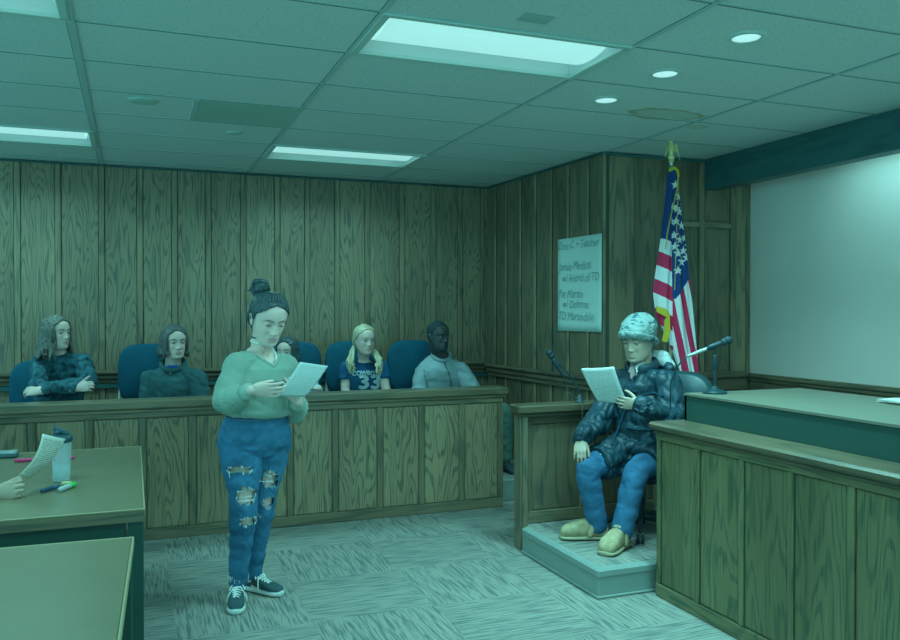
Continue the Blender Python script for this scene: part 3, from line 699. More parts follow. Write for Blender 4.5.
def build_flag():
    # draped cloth: s across the folds, t down. Pixel-true outline widths in metres (6.2 mm per px)
    d = FWD.dot(Vector((fx, fy, 0))); k = d / 818
    zt = CAM_H + (311 - 170) * k; H = (376 - 170) * k
    cx = 450 + RIGHT.dot(Vector((fx, fy, 0))) / k
    tt = [0, .06, .2, .35, .5, .65, .8, 1.0]
    lf = [668, 666.5, 663.5, 660.5, 656.5, 653, 656, 671]        # left outline in the drape
    rt = [676, 677.5, 681, 685, 688.5, 692, 695, 699]
    NS, NT = 150, 420
    lft = np.interp(np.linspace(0, 1, NT + 1), tt, lf); rgt = np.interp(np.linspace(0, 1, NT + 1), tt, rt)
    ker = np.ones(31) / 31
    pad = lambda a: np.convolve(np.pad(a, 15, mode='edge'), ker, 'valid')
    lft, rgt = pad(lft), pad(rgt)
    mb = MB(); vs = []; px = []
    for i in range(NT + 1):
        t = i / NT
        for j in range(NS + 1):
            s = j / NS
            X = lft[i] + (rgt[i] - lft[i]) * s
            yy = 170 + t * 206 - 30 * max(0, (1 - s / .33)) * t ** 2 * 1.0 * (s < .33)
            dep = (.012 * math.sin(s * 2 * math.pi * 2.6 + .8 + .7 * t) + .006 * math.sin(s * 2 * math.pi * 5.3 + 2.4 * t)) * min(1, .3 + t * 1.2) - (.05 * (1 - (2 * s - 1) ** 2))
            X2 = X + .35 * math.sin(s * 2 * math.pi * 2.6 + 2.2) * min(1, t * 2)
            p = Vector((fx, fy, 0)) + RIGHT * ((X2 - cx) * k) + FWD * dep; p.z = CAM_H + (311 - yy) * k
            vs.append(p); px.append((X, yy, s))
    fs = []; ms = []
    stars = [(673.5, 186), (677, 197), (682, 191), (671, 208), (678, 212), (684, 206), (674, 222), (680.5, 226), (686, 219), (672, 236), (678, 240), (684.5, 238), (682.5, 251), (676, 254), (688, 246), (680, 262), (669.5, 222), (686.5, 230), (675, 209.5), (673, 247), (676, 271), (686, 258)]
    def colour(X, y, s, t):
        split = 668.8 + 3.0 * t
        if X < split:
            if y < 240 + (X - 665) * .4: return 0
            q = (y - 240 - (X - 665) * .55) / 14.6
            return 1 if int(math.floor(q)) % 2 == 0 else 2
        lim = min(299, 299 - (X - 674) * 1.36)
        if y < lim:
            for sx, sy in stars:
                if star_test((X - sx) / 1.0, (y - sy) / 1.0 * -1, 5.0): return 1
            return 0
        q = (X - 671 - (y - 262) * .205)
        return 1 if int(math.floor(q / 6.4 + 10)) % 2 == 1 else 2
    for i in range(NT):
        for j in range(NS):
            a = i * (NS + 1) + j
            fs.append((a, a + NS + 1, a + NS + 2, a + 1))
            x_, y_, s_ = px[a]; ms.append(colour(x_ + .1, y_ + .2, s_, i / NT))
    mb.add(vs, fs, ms)
    o = mb.build('flag', [M_FB, M_FW, M_FR], smooth=True)
    md = o.modifiers.new('thick', 'SOLIDIFY'); md.thickness = .002
    tag(o, 'striped flag with white stars and gold fringe hanging from the pole', 'flag')
    def at(x, y, dd): p = Vector((fx, fy, 0)) + RIGHT * ((x - cx) * k) + FWD * dd; p.z = CAM_H + (311 - y) * k; return p
    mb = MB()
    for q in range(16):                      # fringe at the curled lower corner
        y0 = 306 + q * 2.3; mb.tube([at(655 + q * .35, 306 + q * .35, -.055), at(661 + q * .2, 308 + q * .4, -.062)], .003, seg=5) if q < 0 else None
    mb.loft([[at(654.5, 306, -.05), at(654.8, 312, -.05), at(654.8, 312, -.058), at(654.5, 306, -.058)], [at(664, 309, -.06), at(664, 317, -.06), at(664, 317, -.068), at(664, 309, -.068)], [at(667.5, 314, -.05), at(662.5, 320, -.05), at(662.5, 320, -.062), at(667.5, 314, -.062)], [at(668, 330, -.05), at(662, 331, -.05), at(662, 331, -.062), at(668, 330, -.062)], [at(665, 342, -.05), at(660, 341, -.05), at(660, 341, -.062), at(665, 342, -.062)]])
    mb.build('fringe', M_FRINGE, o)
    mb = MB()
    mb.tube([at(668.5, 171, -.03), at(672, 169.5, -.05), at(675.5, 172, -.04), at(676.2, 178, -.05)], [.012, .014, .011, .008], seg=8)
    mb.tube([at(675, 176, -.07), at(674, 190, -.075), at(670.5, 205, -.08), at(667, 220, -.08), at(664, 235, -.08), at(662.5, 250, -.08)], .004, seg=7)
    mb.tube([at(675, 176, -.07), at(674, 200, -.09), at(672.5, 240, -.095), at(671, 290, -.095)], .003, seg=6)
    mb.build('cord', M_FRINGE, o, smooth=True)
build_flag()

# ------------------------------------------------------------------ handwritten chart on the right wall
def text_mesh(s, size, shear=.25, extrude=0.0, off=0.0):
    c = bpy.data.curves.new('t', 'FONT'); c.body = s; c.size = size; c.shear = shear; c.extrude = extrude; c.resolution_u = 3; c.offset = off
    o = bpy.data.objects.new('t', c); COL.objects.link(o)
    dg = bpy.context.evaluated_depsgraph_get(); me = bpy.data.meshes.new_from_object(o.evaluated_get(dg))
    vs = [v.co.copy() for v in me.vertices]; fs = [tuple(p.vertices) for p in me.polygons]
    bpy.data.objects.remove(o); bpy.data.meshes.remove(me); return vs, fs
def chart():
    x = XR - .013; y0, y1, z0, z1 = 6.11, 5.47, 1.385, 2.15
    t = thing('paper_chart', 'large sheet of handwritten names taped to the panelled wall', 'paper sheet', (x, (y0 + y1) / 2, z0))
    mb = MB(); n = 12; vs = []
    for i in range(n + 1):
        for j in range(n + 1):
            u, v = i / n, j / n
            vs.append((x - .003 - .004 * math.sin(u * 5) * (1 - v) - (.006 * (u > .85) * (1 - v)), y0 + (y1 - y0) * u, z0 + (z1 - z0) * v))
    mb.add(vs, [(i * (n + 1) + j, (i + 1) * (n + 1) + j, (i + 1) * (n + 1) + j + 1, i * (n + 1) + j + 1) for i in range(n) for j in range(n)])
    o = mb.build('sheet', mat('chart_paper', (.62, .78, .72), .8), t, smooth=True)
    so = o.modifiers.new('s', 'SOLIDIFY'); so.thickness = .001
    mk = mat('faded_marker', (.22, .38, .38), .8)
    rows = [('Dana C + Teacher', .02, .885, .083), ('Jamie Medina', .05, .655, .088), ('w/ Friend of TD', .12, .53, .084), ('Pat Martin', .03, .36, .088), ('w/ Defense', .13, .25, .084), ('TD Martindale', .03, .12, .088)]
    for s, u, v, sz in rows:
        vs, fs = text_mesh(s, sz * 1.0, .2, off=-.0006)
        mxx = max(p.x for p in vs); sc = min(1.0, (1 - u - .02) * .63 / mxx)
        mb = MB(); rnd = random.uniform(-.01, .01)
        mb.add([(x - .0125, y0 - u * .63 - p.x * sc, z0 + v * .76 + p.y * 1.15 + p.x * rnd + .004 * math.sin(p.x * 30)) for p in vs], fs)
        mb.build('writing', mk, t)
    slant(t)
chart()

# ------------------------------------------------------------------ microphones
def mic_body(mb, p, d, s=1.0):
    d = Vector(d).normalized(); p = Vector(p)
    mb.tube([p, p + d * .05 * s, p + d * .13 * s], [.010 * s, .0115 * s, .0145 * s], seg=14)
def microphone_bench():
    b = Vector((2.985, 3.665, 1.098))
    t = thing('microphone_stand', 'round base desk microphone stand on the raised counter', 'microphone stand', b)
    mb = MB(); mb.lathe([(.001, .0), (.066, .0), (.066, .006), (.05, .016), (.018, .024), (.010, .04), (.001, .04)], b, seg=32); mb.build('base', mat('mic_base', (.012, .045, .055), .5, spec=.3), t, smooth=True)
    mb = MB(); mb.tube([b + UP * .03, b + UP * .14], .0085, seg=12); mb.tube([b + UP * .14, b + UP * .20], .0125, seg=12); mb.tube([b + UP * .20, b + UP * .25], .007, seg=12); mb.build('pole', M_BLACK, t, smooth=True)
    d = (RIGHT * .88 + UP * .36 - FWD * .1).normalized(); c = b + UP * .262
    mb = MB(); mb.tube([c - d * .03, c + d * .03], .0155, seg=14); mb.tube([c - UP * .02, c], .008, seg=8); mb.build('clip', M_BLACK, t, smooth=True)
    m = thing('microphone', 'silver and black vocal microphone on the desk stand', 'microphone', c)
    mb = MB(); mb.tube([c - d * .05, c + d * .0, c + d * .055], [.0105, .012, .0145], seg=14); mb.build('body', M_BLACK, m, smooth=True)
    mb = MB(); mb.tube([c - d * .155, c - d * .05], [.008, .0105], seg=14); mb.build('tail', mat('mic_tail', (.34, .40, .38), .35, metal=.3), m, smooth=True)
    mb = MB(); mb.tube([c + d * .052, c + d * .058], .021, seg=16); mb.ball(c + d * .078, .023); mb.build('grille', mat('mic_grille', (.015, .045, .055), .5, bump=.5, bscale=500), m, smooth=True)
    mb = MB(); e = c - d * .155
    mb.tube([e, e - d * .03 - UP * .006, e - RIGHT * .06 - UP * .06 + FWD * .0, e - RIGHT * .085 - UP * .16 + FWD * .05, e - RIGHT * .08 - UP * .30 + FWD * .06], .004, seg=7); mb.build('cable', M_BLACK, m, smooth=True)
microphone_bench()
def microphone_witness():
    b = Vector((2.79, 4.79, .941))
    t = thing('gooseneck_stand', 'thin curved gooseneck stand on the witness box cap', 'microphone stand', b)
    mb = MB(); mb.lathe([(.001, 0), (.035, 0), (.035, .006), (.014, .012), (.010, .05), (.001, .05)], b, seg=20); mb.build('base', M_DARKMETAL, t, smooth=True)
    mb = MB(); pts = []
    for k in range(13):
        q = k / 12; pts.append(b + UP * (.03 + .225 * q) - RIGHT * (.135 * q ** 1.7))
    mb.tube(pts, .0062, seg=10); mb.build('gooseneck', M_BLACK, t, smooth=True)
    top = pts[-1]; d = (-RIGHT * .5 + UP * .86).normalized()
    c = top - RIGHT * .025 + UP * .0
    mb = MB(); mb.tube([top, c], .009, seg=8); mb.tube([c - d * .02, c + d * .03], .0165, seg=12); mb.build('clip', M_BLACK, t, smooth=True)
    m = thing('microphone', 'black microphone held up by the gooseneck on the witness box', 'microphone', c)
    mb = MB(); mb.tube([c - d * .09, c - d * .03, c + d * .065], [.0095, .0125, .0155], seg=14); mb.build('body', M_BLACK, m, smooth=True)
    mb = MB(); mb.tube([c + d * .06, c + d * .066], .022, seg=16); mb.ball(c + d * .086, .0245); mb.build('grille', mat('mic_mesh', (.015, .045, .055), .5, bump=.5, bscale=500), m, smooth=True)
    mb = MB(); e = c - d * .09
    mb.tube([e, e - UP * .04 + RIGHT * .015, e - UP * .12 + RIGHT * .045 - FWD * .02, b + UP * .012 - RIGHT * .0 - FWD * .115, b - UP * .2 - FWD * .125 - RIGHT * .005, b - UP * .35 - FWD * .125], .0036, seg=7); mb.build('cable', M_BLACK, m, smooth=True)
microphone_witness()

# ------------------------------------------------------------------ small things on the tables
def sheet(name, corners, mats, label=None, cat=None, sheets=1, bow=.01, parent=None, w=.216, h=.279, fan=.004, group=None):
    # corners: BL, BR, TR, TL ; grain holds page coordinates in metres
    BL, BR, TR, TL = [Vector(c) for c in corners]
    nrm = (BR - BL).cross(TL - BL).normalized()
    mb = MB(); n = 14
    for s_ in range(sheets):
        vs = []; g = []
        for i in range(n + 1):
            for j in range(n + 1):
                u, v = i / n, j / n
                p = BL * (1 - u) * (1 - v) + BR * u * (1 - v) + TR * u * v + TL * (1 - u) * v
                p = p + nrm * (bow * (math.sin(math.pi * u) * .5 + math.sin(math.pi * v)) - s_ * fan * (.35 + v)) + (BR - BL) * (.012 * s_ * v)
                vs.append(p); g.append((u * w, (1 - v) * h, 0))
        mb.add(vs, [(i * (n + 1) + j, (i + 1) * (n + 1) + j, (i + 1) * (n + 1) + j + 1, i * (n + 1) + j + 1) for i in range(n) for j in range(n)], 0, g)
    o = mb.build(name, mats, parent, smooth=True)
    md = o.modifiers.new('s', 'SOLIDIFY'); md.thickness = .0006
    if label: tag(o, label, cat, group)
    return o
TZ = .7515
def pen(p, d, col, ln, r, label, capcol=None, nm='marker_pen'):
    d = Vector(d).normalized(); p = Vector(p) + UP * (r + .0005)
    t = thing(nm, label, 'marker', p - UP * r)
    mb = MB(); mb.tube([p - d * ln * .5, p + d * ln * .12], r, seg=12); mb.build('barrel', col, t, smooth=True)
    mb = MB(); mb.tube([p + d * ln * .14, p + d * ln * .42, p + d * ln * .5], [r * 1.08, r * 1.0, r * .8], seg=12); mb.build('cap', capcol or col, t, smooth=True)
pen((-.345, 4.03, TZ), (.6, .9, 0), mat('navy_plastic', (.02, .09, .16), .35), .105, .0095, 'dark blue marker lying left of the bottle base', mat('slate_plastic', (.07, .16, .22), .35))
pen((-.275, 4.03, TZ), (.45, .9, 0), mat('silver_plastic', (.45, .55, .55), .35), .115, .0115, 'bright green capped marker right of the bottle base', mat('green_plastic', (.03, .62, .12), .35))
pen((-.44, 4.84, TZ), (1, -.04, 0), mat('pink_plastic', (.85, .06, .22), .4), .28, .009, 'pink highlighter lying behind the held page', mat('pink_cap', (.85, .06, .22), .4))
mb = MB(); mb.box((-.31, 4.13, TZ), (-.265, 4.16, TZ + .012), c=.005); o = mb.build('eraser', mat('yellow_rubber', (.8, .74, .35), .7)); tag(o, 'small pale yellow eraser by the bottle base', 'eraser')
t = thing('pencil_case', 'small grey clear topped case at the left edge of the table', 'case', (-.64, 5.09, TZ))
mb = MB(); mb.box((-.75, 5.00, TZ), (-.59, 5.09, TZ + .018), c=.008); mb.build('case_body', mat('case_base', (.06, .14, .16), .5), t)
mb = MB(); mb.box((-.745, 5.005, TZ + .018), (-.595, 5.085, TZ + .032), c=.008); mb.build('case_lid', mat('case_lid_grey', (.35, .45, .45), .3, var=.5, vscale=30), t)
def bottle():
    c = Vector((-.315, 4.23, TZ))
    t = thing('shaker_bottle', 'clear shaker bottle with a dark flip lid on the table', 'bottle', c)
    m = mat('frosted_plastic', (.66, .80, .80), .25, spec=.5, alpha=.34); mw = mat('bottle_water', (.72, .92, .94), .15, alpha=.55)
    sc = 1.0
    mb = MB(); mb.lathe([(.001, 0), (.036, 0), (.038, .004), (.041, .08), (.0455, .17), (.046, .195)], c, seg=36, cap=False)
    o = mb.build('cup', m, t, smooth=True); so = o.modifiers.new('s', 'SOLIDIFY'); so.thickness = .0015
    mb = MB(); mb.lathe([(.001, .003), (.034, .003), (.036, .006), (.0385, .082), (.001, .082)], c, seg=32); mb.build('water', mw, t, smooth=True)
    ml = mat('lid_plastic', (.03, .09, .11), .35)
    mb = MB(); mb.lathe([(.048, .185), (.05, .188), (.05, .205), (.044, .215), (.03, .22), (.001, .22)], c, seg=32); mb.lathe([(.001, .215), (.018, .215), (.017, .24), (.001, .242)], c + RIGHT * -.018, seg=20)
    mb.build('lid', ml, t, smooth=True)
    mb = MB(); mb.tube([c + RIGHT * .03 + UP * .222, c + UP * .236, c - RIGHT * .03 + UP * .246], [(.012, .006), (.012, .006), (.016, .007)], seg=10); mb.build('flip_cap', ml, t, smooth=True)
bottle()
for k in range(1):
    o = sheet('paper_stack', [(3.42, 2.74, 1.1005), (3.63, 2.72, 1.1005), (3.65, 3.00, 1.1005), (3.44, 3.02, 1.1005)], M_PAPER, 'small stack of white papers on the raised counter at the right edge', 'papers', sheets=4, bow=.006, fan=-.003)
# ------------------------------------------------------------------ people: tools
def mesh_arrays(me):
    n = len(me.vertices); co = np.empty(n * 3, np.float32); me.vertices.foreach_get('co', co)
    no = np.empty(n * 3, np.float32); me.vertex_normals.foreach_get('vector', no)
    fs = [tuple(p.vertices) for p in me.polygons]
    return co.reshape(-1, 3).astype(float), no.reshape(-1, 3).astype(float), fs
def remesh(mb, vox, it=3):
    me = bpy.data.meshes.new('tmp'); me.from_pydata([tuple(p) for p in mb.v], [], mb.f); me.update()
    bm = bmesh.new(); bm.from_mesh(me); bmesh.ops.recalc_face_normals(bm, faces=bm.faces); bm.to_mesh(me); bm.free()
    o = bpy.data.objects.new('tmp', me); COL.objects.link(o)
    a = o.modifiers.new('r', 'REMESH'); a.mode = 'VOXEL'; a.voxel_size = vox
    if it: b = o.modifiers.new('s', 'SMOOTH'); b.factor = .5; b.iterations = it
    dg = bpy.context.evaluated_depsgraph_get(); m2 = bpy.data.meshes.new_from_object(o.evaluated_get(dg))
    v, n, f = mesh_arrays(m2)
    bpy.data.objects.remove(o); bpy.data.meshes.remove(me); bpy.data.meshes.remove(m2)
    return v, n, f
def ridges(v, seed, amp, wl=.09, aniso=(1, 1, 1)):
    rs = np.random.RandomState(seed); out = np.zeros(len(v)); tot = 0
    for k in range(7):
        d = rs.normal(size=3) * np.array(aniso); d /= np.linalg.norm(d); d2 = rs.normal(size=3); d2 /= np.linalg.norm(d2)
        w = wl * (1.5 if k < 3 else .8 if k < 5 else .5); A = 1.0 if k < 3 else .55 if k < 5 else .3
        ph = v @ d * (2 * math.pi / w) + 1.5 * np.sin(v @ d2 * (2 * math.pi / (w * 2.1)) + rs.rand() * 6) + rs.rand() * 6
        out += A * (np.abs(np.sin(ph / 2)) * 2 - 1.2) ; tot += A
    return out / tot * amp * 1.8
def add_arrays(v, f, mi=None, g=None):
    mb = MB(); mb.v = [tuple(p) for p in v]; mb.f = list(f); mb.m = [0] * len(f) if mi is None else list(mi); mb.g = mb.v if g is None else [tuple(q) for q in g]; return mb
def cut(v, f, keep):
    """drop faces whose centre fails keep(array of centres)"""
    F = np.array([[q[0], q[1], q[2], q[-1]] for q in f]); c = v[F].mean(1); k = keep(c)
    return [f[i] for i in np.nonzero(k)[0]]

HZ = np.array([-.118, -.112, -.098, -.075, -.05, -.02, .01, .04, .065, .085, .10, .112, .116])
HF = np.array([.050, .074, .087, .086, .086, .085, .085, .088, .080, .064, .042, .015, .002])
HB = np.array([.010, -.008, -.030, -.055, -.070, -.085, -.096, -.101, -.098, -.085, -.062, -.035, -.012])
HW = np.array([.018, .034, .048, .059, .066, .0725, .0765, .0785, .075, .064, .046, .022, .004])
def head_grid(off=0, nz=84, na=112, jaw=1.0, face=True, nose=1.0):
    tz = np.linspace(0, 1, nz); z = -.118 + .234 * (1 - np.cos(tz * math.pi)) / 2
    def sm(a):
        zz = np.linspace(-.118, .116, 300); q = np.interp(zz, HZ, a); k = np.ones(17) / 17; q2 = np.convolve(np.pad(q, 8, mode='edge'), k, 'valid')
        w = np.clip((.105 - np.abs(zz)) / .03, 0, 1); return np.interp(z, zz, q2 * w + q * (1 - w))
    f, b, w = sm(HF), sm(HB), sm(HW)
    jw = np.where(z < -.03, 1 + (jaw - 1) * np.clip((-z - .03) / .05, 0, 1), 1); w = w * jw
    a = np.linspace(0, 2 * math.pi, na, endpoint=False); ca, sa = np.cos(a), np.sin(a)
    yc = (f + b) / 2; hy = (f - b) / 2
    front = np.clip(ca, 0, 1)
    e = 1 - .10 * front[None, :] * np.clip((.02 - z[:, None]) / .1, 0, 1)
    X = w[:, None] * np.sign(sa) * np.abs(sa) ** .92 * e
    Y = yc[:, None] + hy[:, None] * np.sign(ca) * np.abs(ca) ** .92
    Z = np.repeat(z[:, None], na, 1)
    P = np.stack([X, Y, Z], -1).reshape(-1, 3)
    if face:
        x, y, zz = P[:, 0].copy(), P[:, 1].copy(), P[:, 2].copy(); fr = np.clip(y / .05, 0, 1)
        def G(cx, cz, sx, sz): return np.exp(-((x - cx) / sx) ** 2 - ((zz - cz) / sz) ** 2) * fr
        dy = np.zeros(len(P))
        for s in (-1, 1):
            dy -= .0135 * G(s * .031, .003, .017, .012)
            dy += .0045 * G(s * .028, .024, .022, .008)
            dy += .004 * G(s * .040, -.026, .018, .016)
            dy += .0085 * nose * G(s * .0115, -.038, .006, .006)
            dy -= .003 * G(s * .030, -.052, .009, .018)
        prof = np.interp(zz, [-.050, -.044, -.036, -.028, -.010, .004, .016, .03], [0, .010, .0225, .021, .0135, .008, .004, 0]) * nose
        wd = np.interp(zz, [-.044, -.034, -.015, .01], [.0115, .0115, .0085, .008])
        dy += prof * np.exp(-(x / wd) ** 2) * fr
        dy += .0045 * G(0, -.063, .026, .016)
        dy += .0050 * G(0, -.0575, .017, .0045) + .0058 * G(0, -.0705, .0145, .0055) - .0045 * G(0, -.0640, .021, .0022) - .003 * G(0, -.082, .016, .006)
        dy += .0055 * G(0, -.101, .017, .011)
        P[:, 1] += dy
    if off:
        n = P - np.array([0, -.008, .0]); n[:, 2] *= .8; n /= np.linalg.norm(n, axis=1)[:, None]; P = P + n * (off if np.isscalar(off) else off(P)[:, None])
    return P, nz, na
def grid_faces(nz, na):
    return [(i * na + j, i * na + (j + 1) % na, (i + 1) * na + (j + 1) % na, (i + 1) * na + j) for i in range(nz - 1) for j in range(na)]
class Head:
    def __init__(s, c, F, scale=1.0, tilt=0):
        s.c = Vector(c); F = Vector(F).normalized(); R = F.cross(UP).normalized(); U = R.cross(F).normalized()
        if tilt: rot = Matrix.Rotation(tilt, 3, F); R = rot @ R; U = rot @ U
        s.R, s.F, s.U, s.k = R, F, U, scale; s.M = np.array([R, F, U])
    def P(s, x, y, z): return s.c + (s.R * x + s.F * y + s.U * z) * s.k
    def arr(s, A): return (A * s.k) @ s.M + np.array(s.c)
    def loc(s, A): return ((A - np.array(s.c)) @ s.M.T) / s.k
    def surf(s, d, off):
        d = Vector(d).normalized(); r = 1 / math.sqrt((d.x / .0765) ** 2 + (d.y / .094) ** 2 + (d.z / .117) ** 2)
        q = d * (r + off); return s.P(q.x, q.y - .006, q.z)
def add_head(mb, H, jaw=1.0, nose=1.0, lid=.5):
    P, nz, na = head_grid(jaw=jaw, nose=nose); W = H.arr(P)
    mb.loft([[Vector(W[i * na + j]) for j in range(na)] for i in range(nz)])
    for s in (-1, 1):
        pts = []
        for k in range(9):
            a = math.radians(-60 + 300 * k / 8); pts.append(H.P(s * (.0775 + .006 * math.sin(a)), -.008 + .014 * math.cos(a + .3), -.010 + .027 * math.sin(a)))
        mb.tube(pts, [.0035 * H.k] + [.0045 * H.k] * 7 + [.006 * H.k], seg=8)
        mb.ball(H.P(s * .0745, -.004, -.012), [.006 * H.k, .012 * H.k, .022 * H.k], M=Matrix((H.R, H.F, H.U)).transposed(), nu=12, nv=8)
        mb.ball(H.P(s * .031, .0690, .0085 - .005 * lid), [.0150 * H.k, .0125 * H.k, (.0065 + .004 * lid) * H.k], M=Matrix((H.R, H.F, H.U)).transposed(), nu=14, nv=10)
        mb.ball(H.P(s * .031, .0665, -.0095), [.0140 * H.k, .0115 * H.k, .0055 * H.k], M=Matrix((H.R, H.F, H.U)).transposed(), nu=14, nv=10)
M_EYE = mat('eye_white', (.42, .44, .42), .4); M_IRIS = mat('iris', (.05, .07, .06), .25); M_LASH = mat('lash', (.05, .07, .07), .7)
def add_eyes(H, parent, brow, lid=.5, gaze=(0, 0), browth=.0022, lash=.0011):
    for s in (-1, 1):
        mb = MB(); c = H.P(s * .031, .0690, .0015)
        mb.ball(c, .0118 * H.k, nu=16, nv=10)
        g = (H.F + H.R * gaze[0] + H.U * (gaze[1] - .4 * max(0, lid - .5))).normalized()
        mb.ball(c + g * (.0066 * H.k), .0062 * H.k, m=1, nu=12, nv=8)
        mb.build('eye', [M_EYE, M_IRIS], parent, smooth=True)
        mb = MB(); z0 = .0035 - .0075 * lid
        mb.tube([H.P(s * (.031 + q), .0815 - abs(q) * .32 - (.002 if q * s > 0 else 0), z0 + .002 - 11 * q * q) for q in (-.0135, -.009, -.004, 0, .004, .009, .0135)], [lash * .7 * H.k] + [lash * H.k] * 5 + [lash * .7 * H.k], seg=6)
        mb.build('eyelash', M_LASH, parent, smooth=True)
        mb = MB(); mb.tube([H.P(s * x, y, z) for x, y, z in ((.014, .0895, .0215), (.024, .0885, .0255), (.036, .083, .026), (.047, .0735, .0215))], [browth * .8 * H.k, browth * 1.2 * H.k, browth * 1.1 * H.k, browth * .5 * H.k], seg=8)
        mb.build('eyebrow', brow, parent, smooth=True)
def hand(mb, wrist, D, N, thumb_side, s=1.0, curl=(.35, .5, .4), spread=.05, thumb=(.55, .75, .25), tcurl=.35, flens=(.070, .078, .072, .056)):
    """D towards the fingers, N out of the palm, thumb_side +1/-1 along D x N"""
    D = Vector(D).normalized(); N = Vector(N); N = (N - D * N.dot(D)).normalized(); T = D.cross(N) * thumb_side; W = Vector(wrist)
    ringp = []
    def rg(c, a, b): return [c + T * (a * math.cos(2 * math.pi * j / 16)) + N * (b * math.sin(2 * math.pi * j / 16)) for j in range(16)]
    mb.loft([rg(W - D * .02 * s, .024 * s, .017 * s), rg(W, .026 * s, .0175 * s), rg(W + D * .025 * s + T * .002 * s, .033 * s, .0165 * s), rg(W + D * .055 * s, .0385 * s, .0145 * s), rg(W + D * .08 * s, .040 * s, .0125 * s), rg(W + D * .092 * s, .037 * s, .010 * s), rg(W + D * .099 * s, .028 * s, .006 * s)])
    tips = []
    for k in range(4):
        o = (.0300 - .0205 * k) * s
        b = W + D * ((.090, .095, .092, .083)[k]) * s + T * o - N * .001
        sp = spread * (1.5 - k); d = (D + T * sp).normalized(); L = flens[k] * s
        def turn(d, a): return (d * math.cos(a) + N * math.sin(a)).normalized()
        d1 = turn(d, curl[0]); p1 = b + d1 * L * .46
        ax = d1.cross(N); n1 = (N * math.cos(curl[0]) - d * math.sin(curl[0])).normalized()
        d2 = (d1 * math.cos(curl[1]) + n1 * math.sin(curl[1])).normalized(); n2 = (n1 * math.cos(curl[1]) - d1 * math.sin(curl[1])).normalized(); p2 = p1 + d2 * L * .31
        d3 = (d2 * math.cos(curl[2]) + n2 * math.sin(curl[2])).normalized(); p3 = p2 + d3 * L * .22
        r = (.0083, .0086, .0082, .0072)[k] * s
        mb.tube([b - D * .02 * s, b, (b + p1) / 2, p1, (p1 + p2) / 2, p2, p3], [r * 1.05, r * 1.08, r * .98, r * 1.02, r * .9, r * .92, r * .78], seg=10); tips.append(p3)
    a = W + D * .022 * s + T * .022 * s + N * .004 * s
    t1 = (D * thumb[0] + T * thumb[1] + N * thumb[2]).normalized(); b = a + t1 * .040 * s
    t2 = (t1 + (D * .5 - T * .55 + N * .2) * tcurl).normalized(); c = b + t2 * .032 * s
    t3 = (t2 + (D * .5 - T * .55 + N * .15) * tcurl).normalized(); e = c + t3 * .024 * s
    mb.tube([a - t1 * .01 * s, a, b, (b + c) / 2, c, e], [.013 * s, .0145 * s, .0108 * s, .0098 * s, .0102 * s, .0078 * s], seg=10)
    return tips
def ell(c, L, Fv, w, d, n=28, e=1.0):
    r = []
    for j in range(n):
        a = 2 * math.pi * j / n; ca, sa = math.cos(a), math.sin(a)
        r.append(c + L * (w * math.copysign(abs(ca) ** e, ca)) + Fv * (d * math.copysign(abs(sa) ** e, sa)))
    return r
def torso_rings(hip, neck, Lh, Ls, prof, bend=.0):
    """prof rows: t, half width, half depth, forward shift"""
    hip, neck = Vector(hip), Vector(neck); ax = (neck - hip); out = []
    for t, w, d, sh in prof:
        L = (Lh * (1 - max(0, min(1, t))) + Ls * max(0, min(1, t))); L = (L - ax.normalized() * L.dot(ax.normalized()) * .6).normalized(); Fv = L.cross(ax.normalized()).normalized()
        if Fv.dot(Ls.cross(UP)) < 0: Fv = -Fv
        out.append(ell(hip + ax * t + Fv * sh, L, Fv, w, d, e=.86))
    return out
def lerp(a, b, t): return Vector(a) * (1 - t) + Vector(b) * t
def limb(mb, a, b, c, ra, rb, rc, rd, re, seg=16, bow=None):
    """two bone limb: radii at a, mid, b, mid, c"""
    a, b, c = Vector(a), Vector(b), Vector(c)
    e1 = b + (a - b).normalized() * rc * .7; e2 = b + (c - b).normalized() * rc * .7
    mb.tube([a, lerp(a, b, .45), e1, lerp(e1, e2, .5) * .35 + b * .65, e2, lerp(b, c, .4), c], [ra, rb, rc, rc, rc, rd, re], seg=seg)

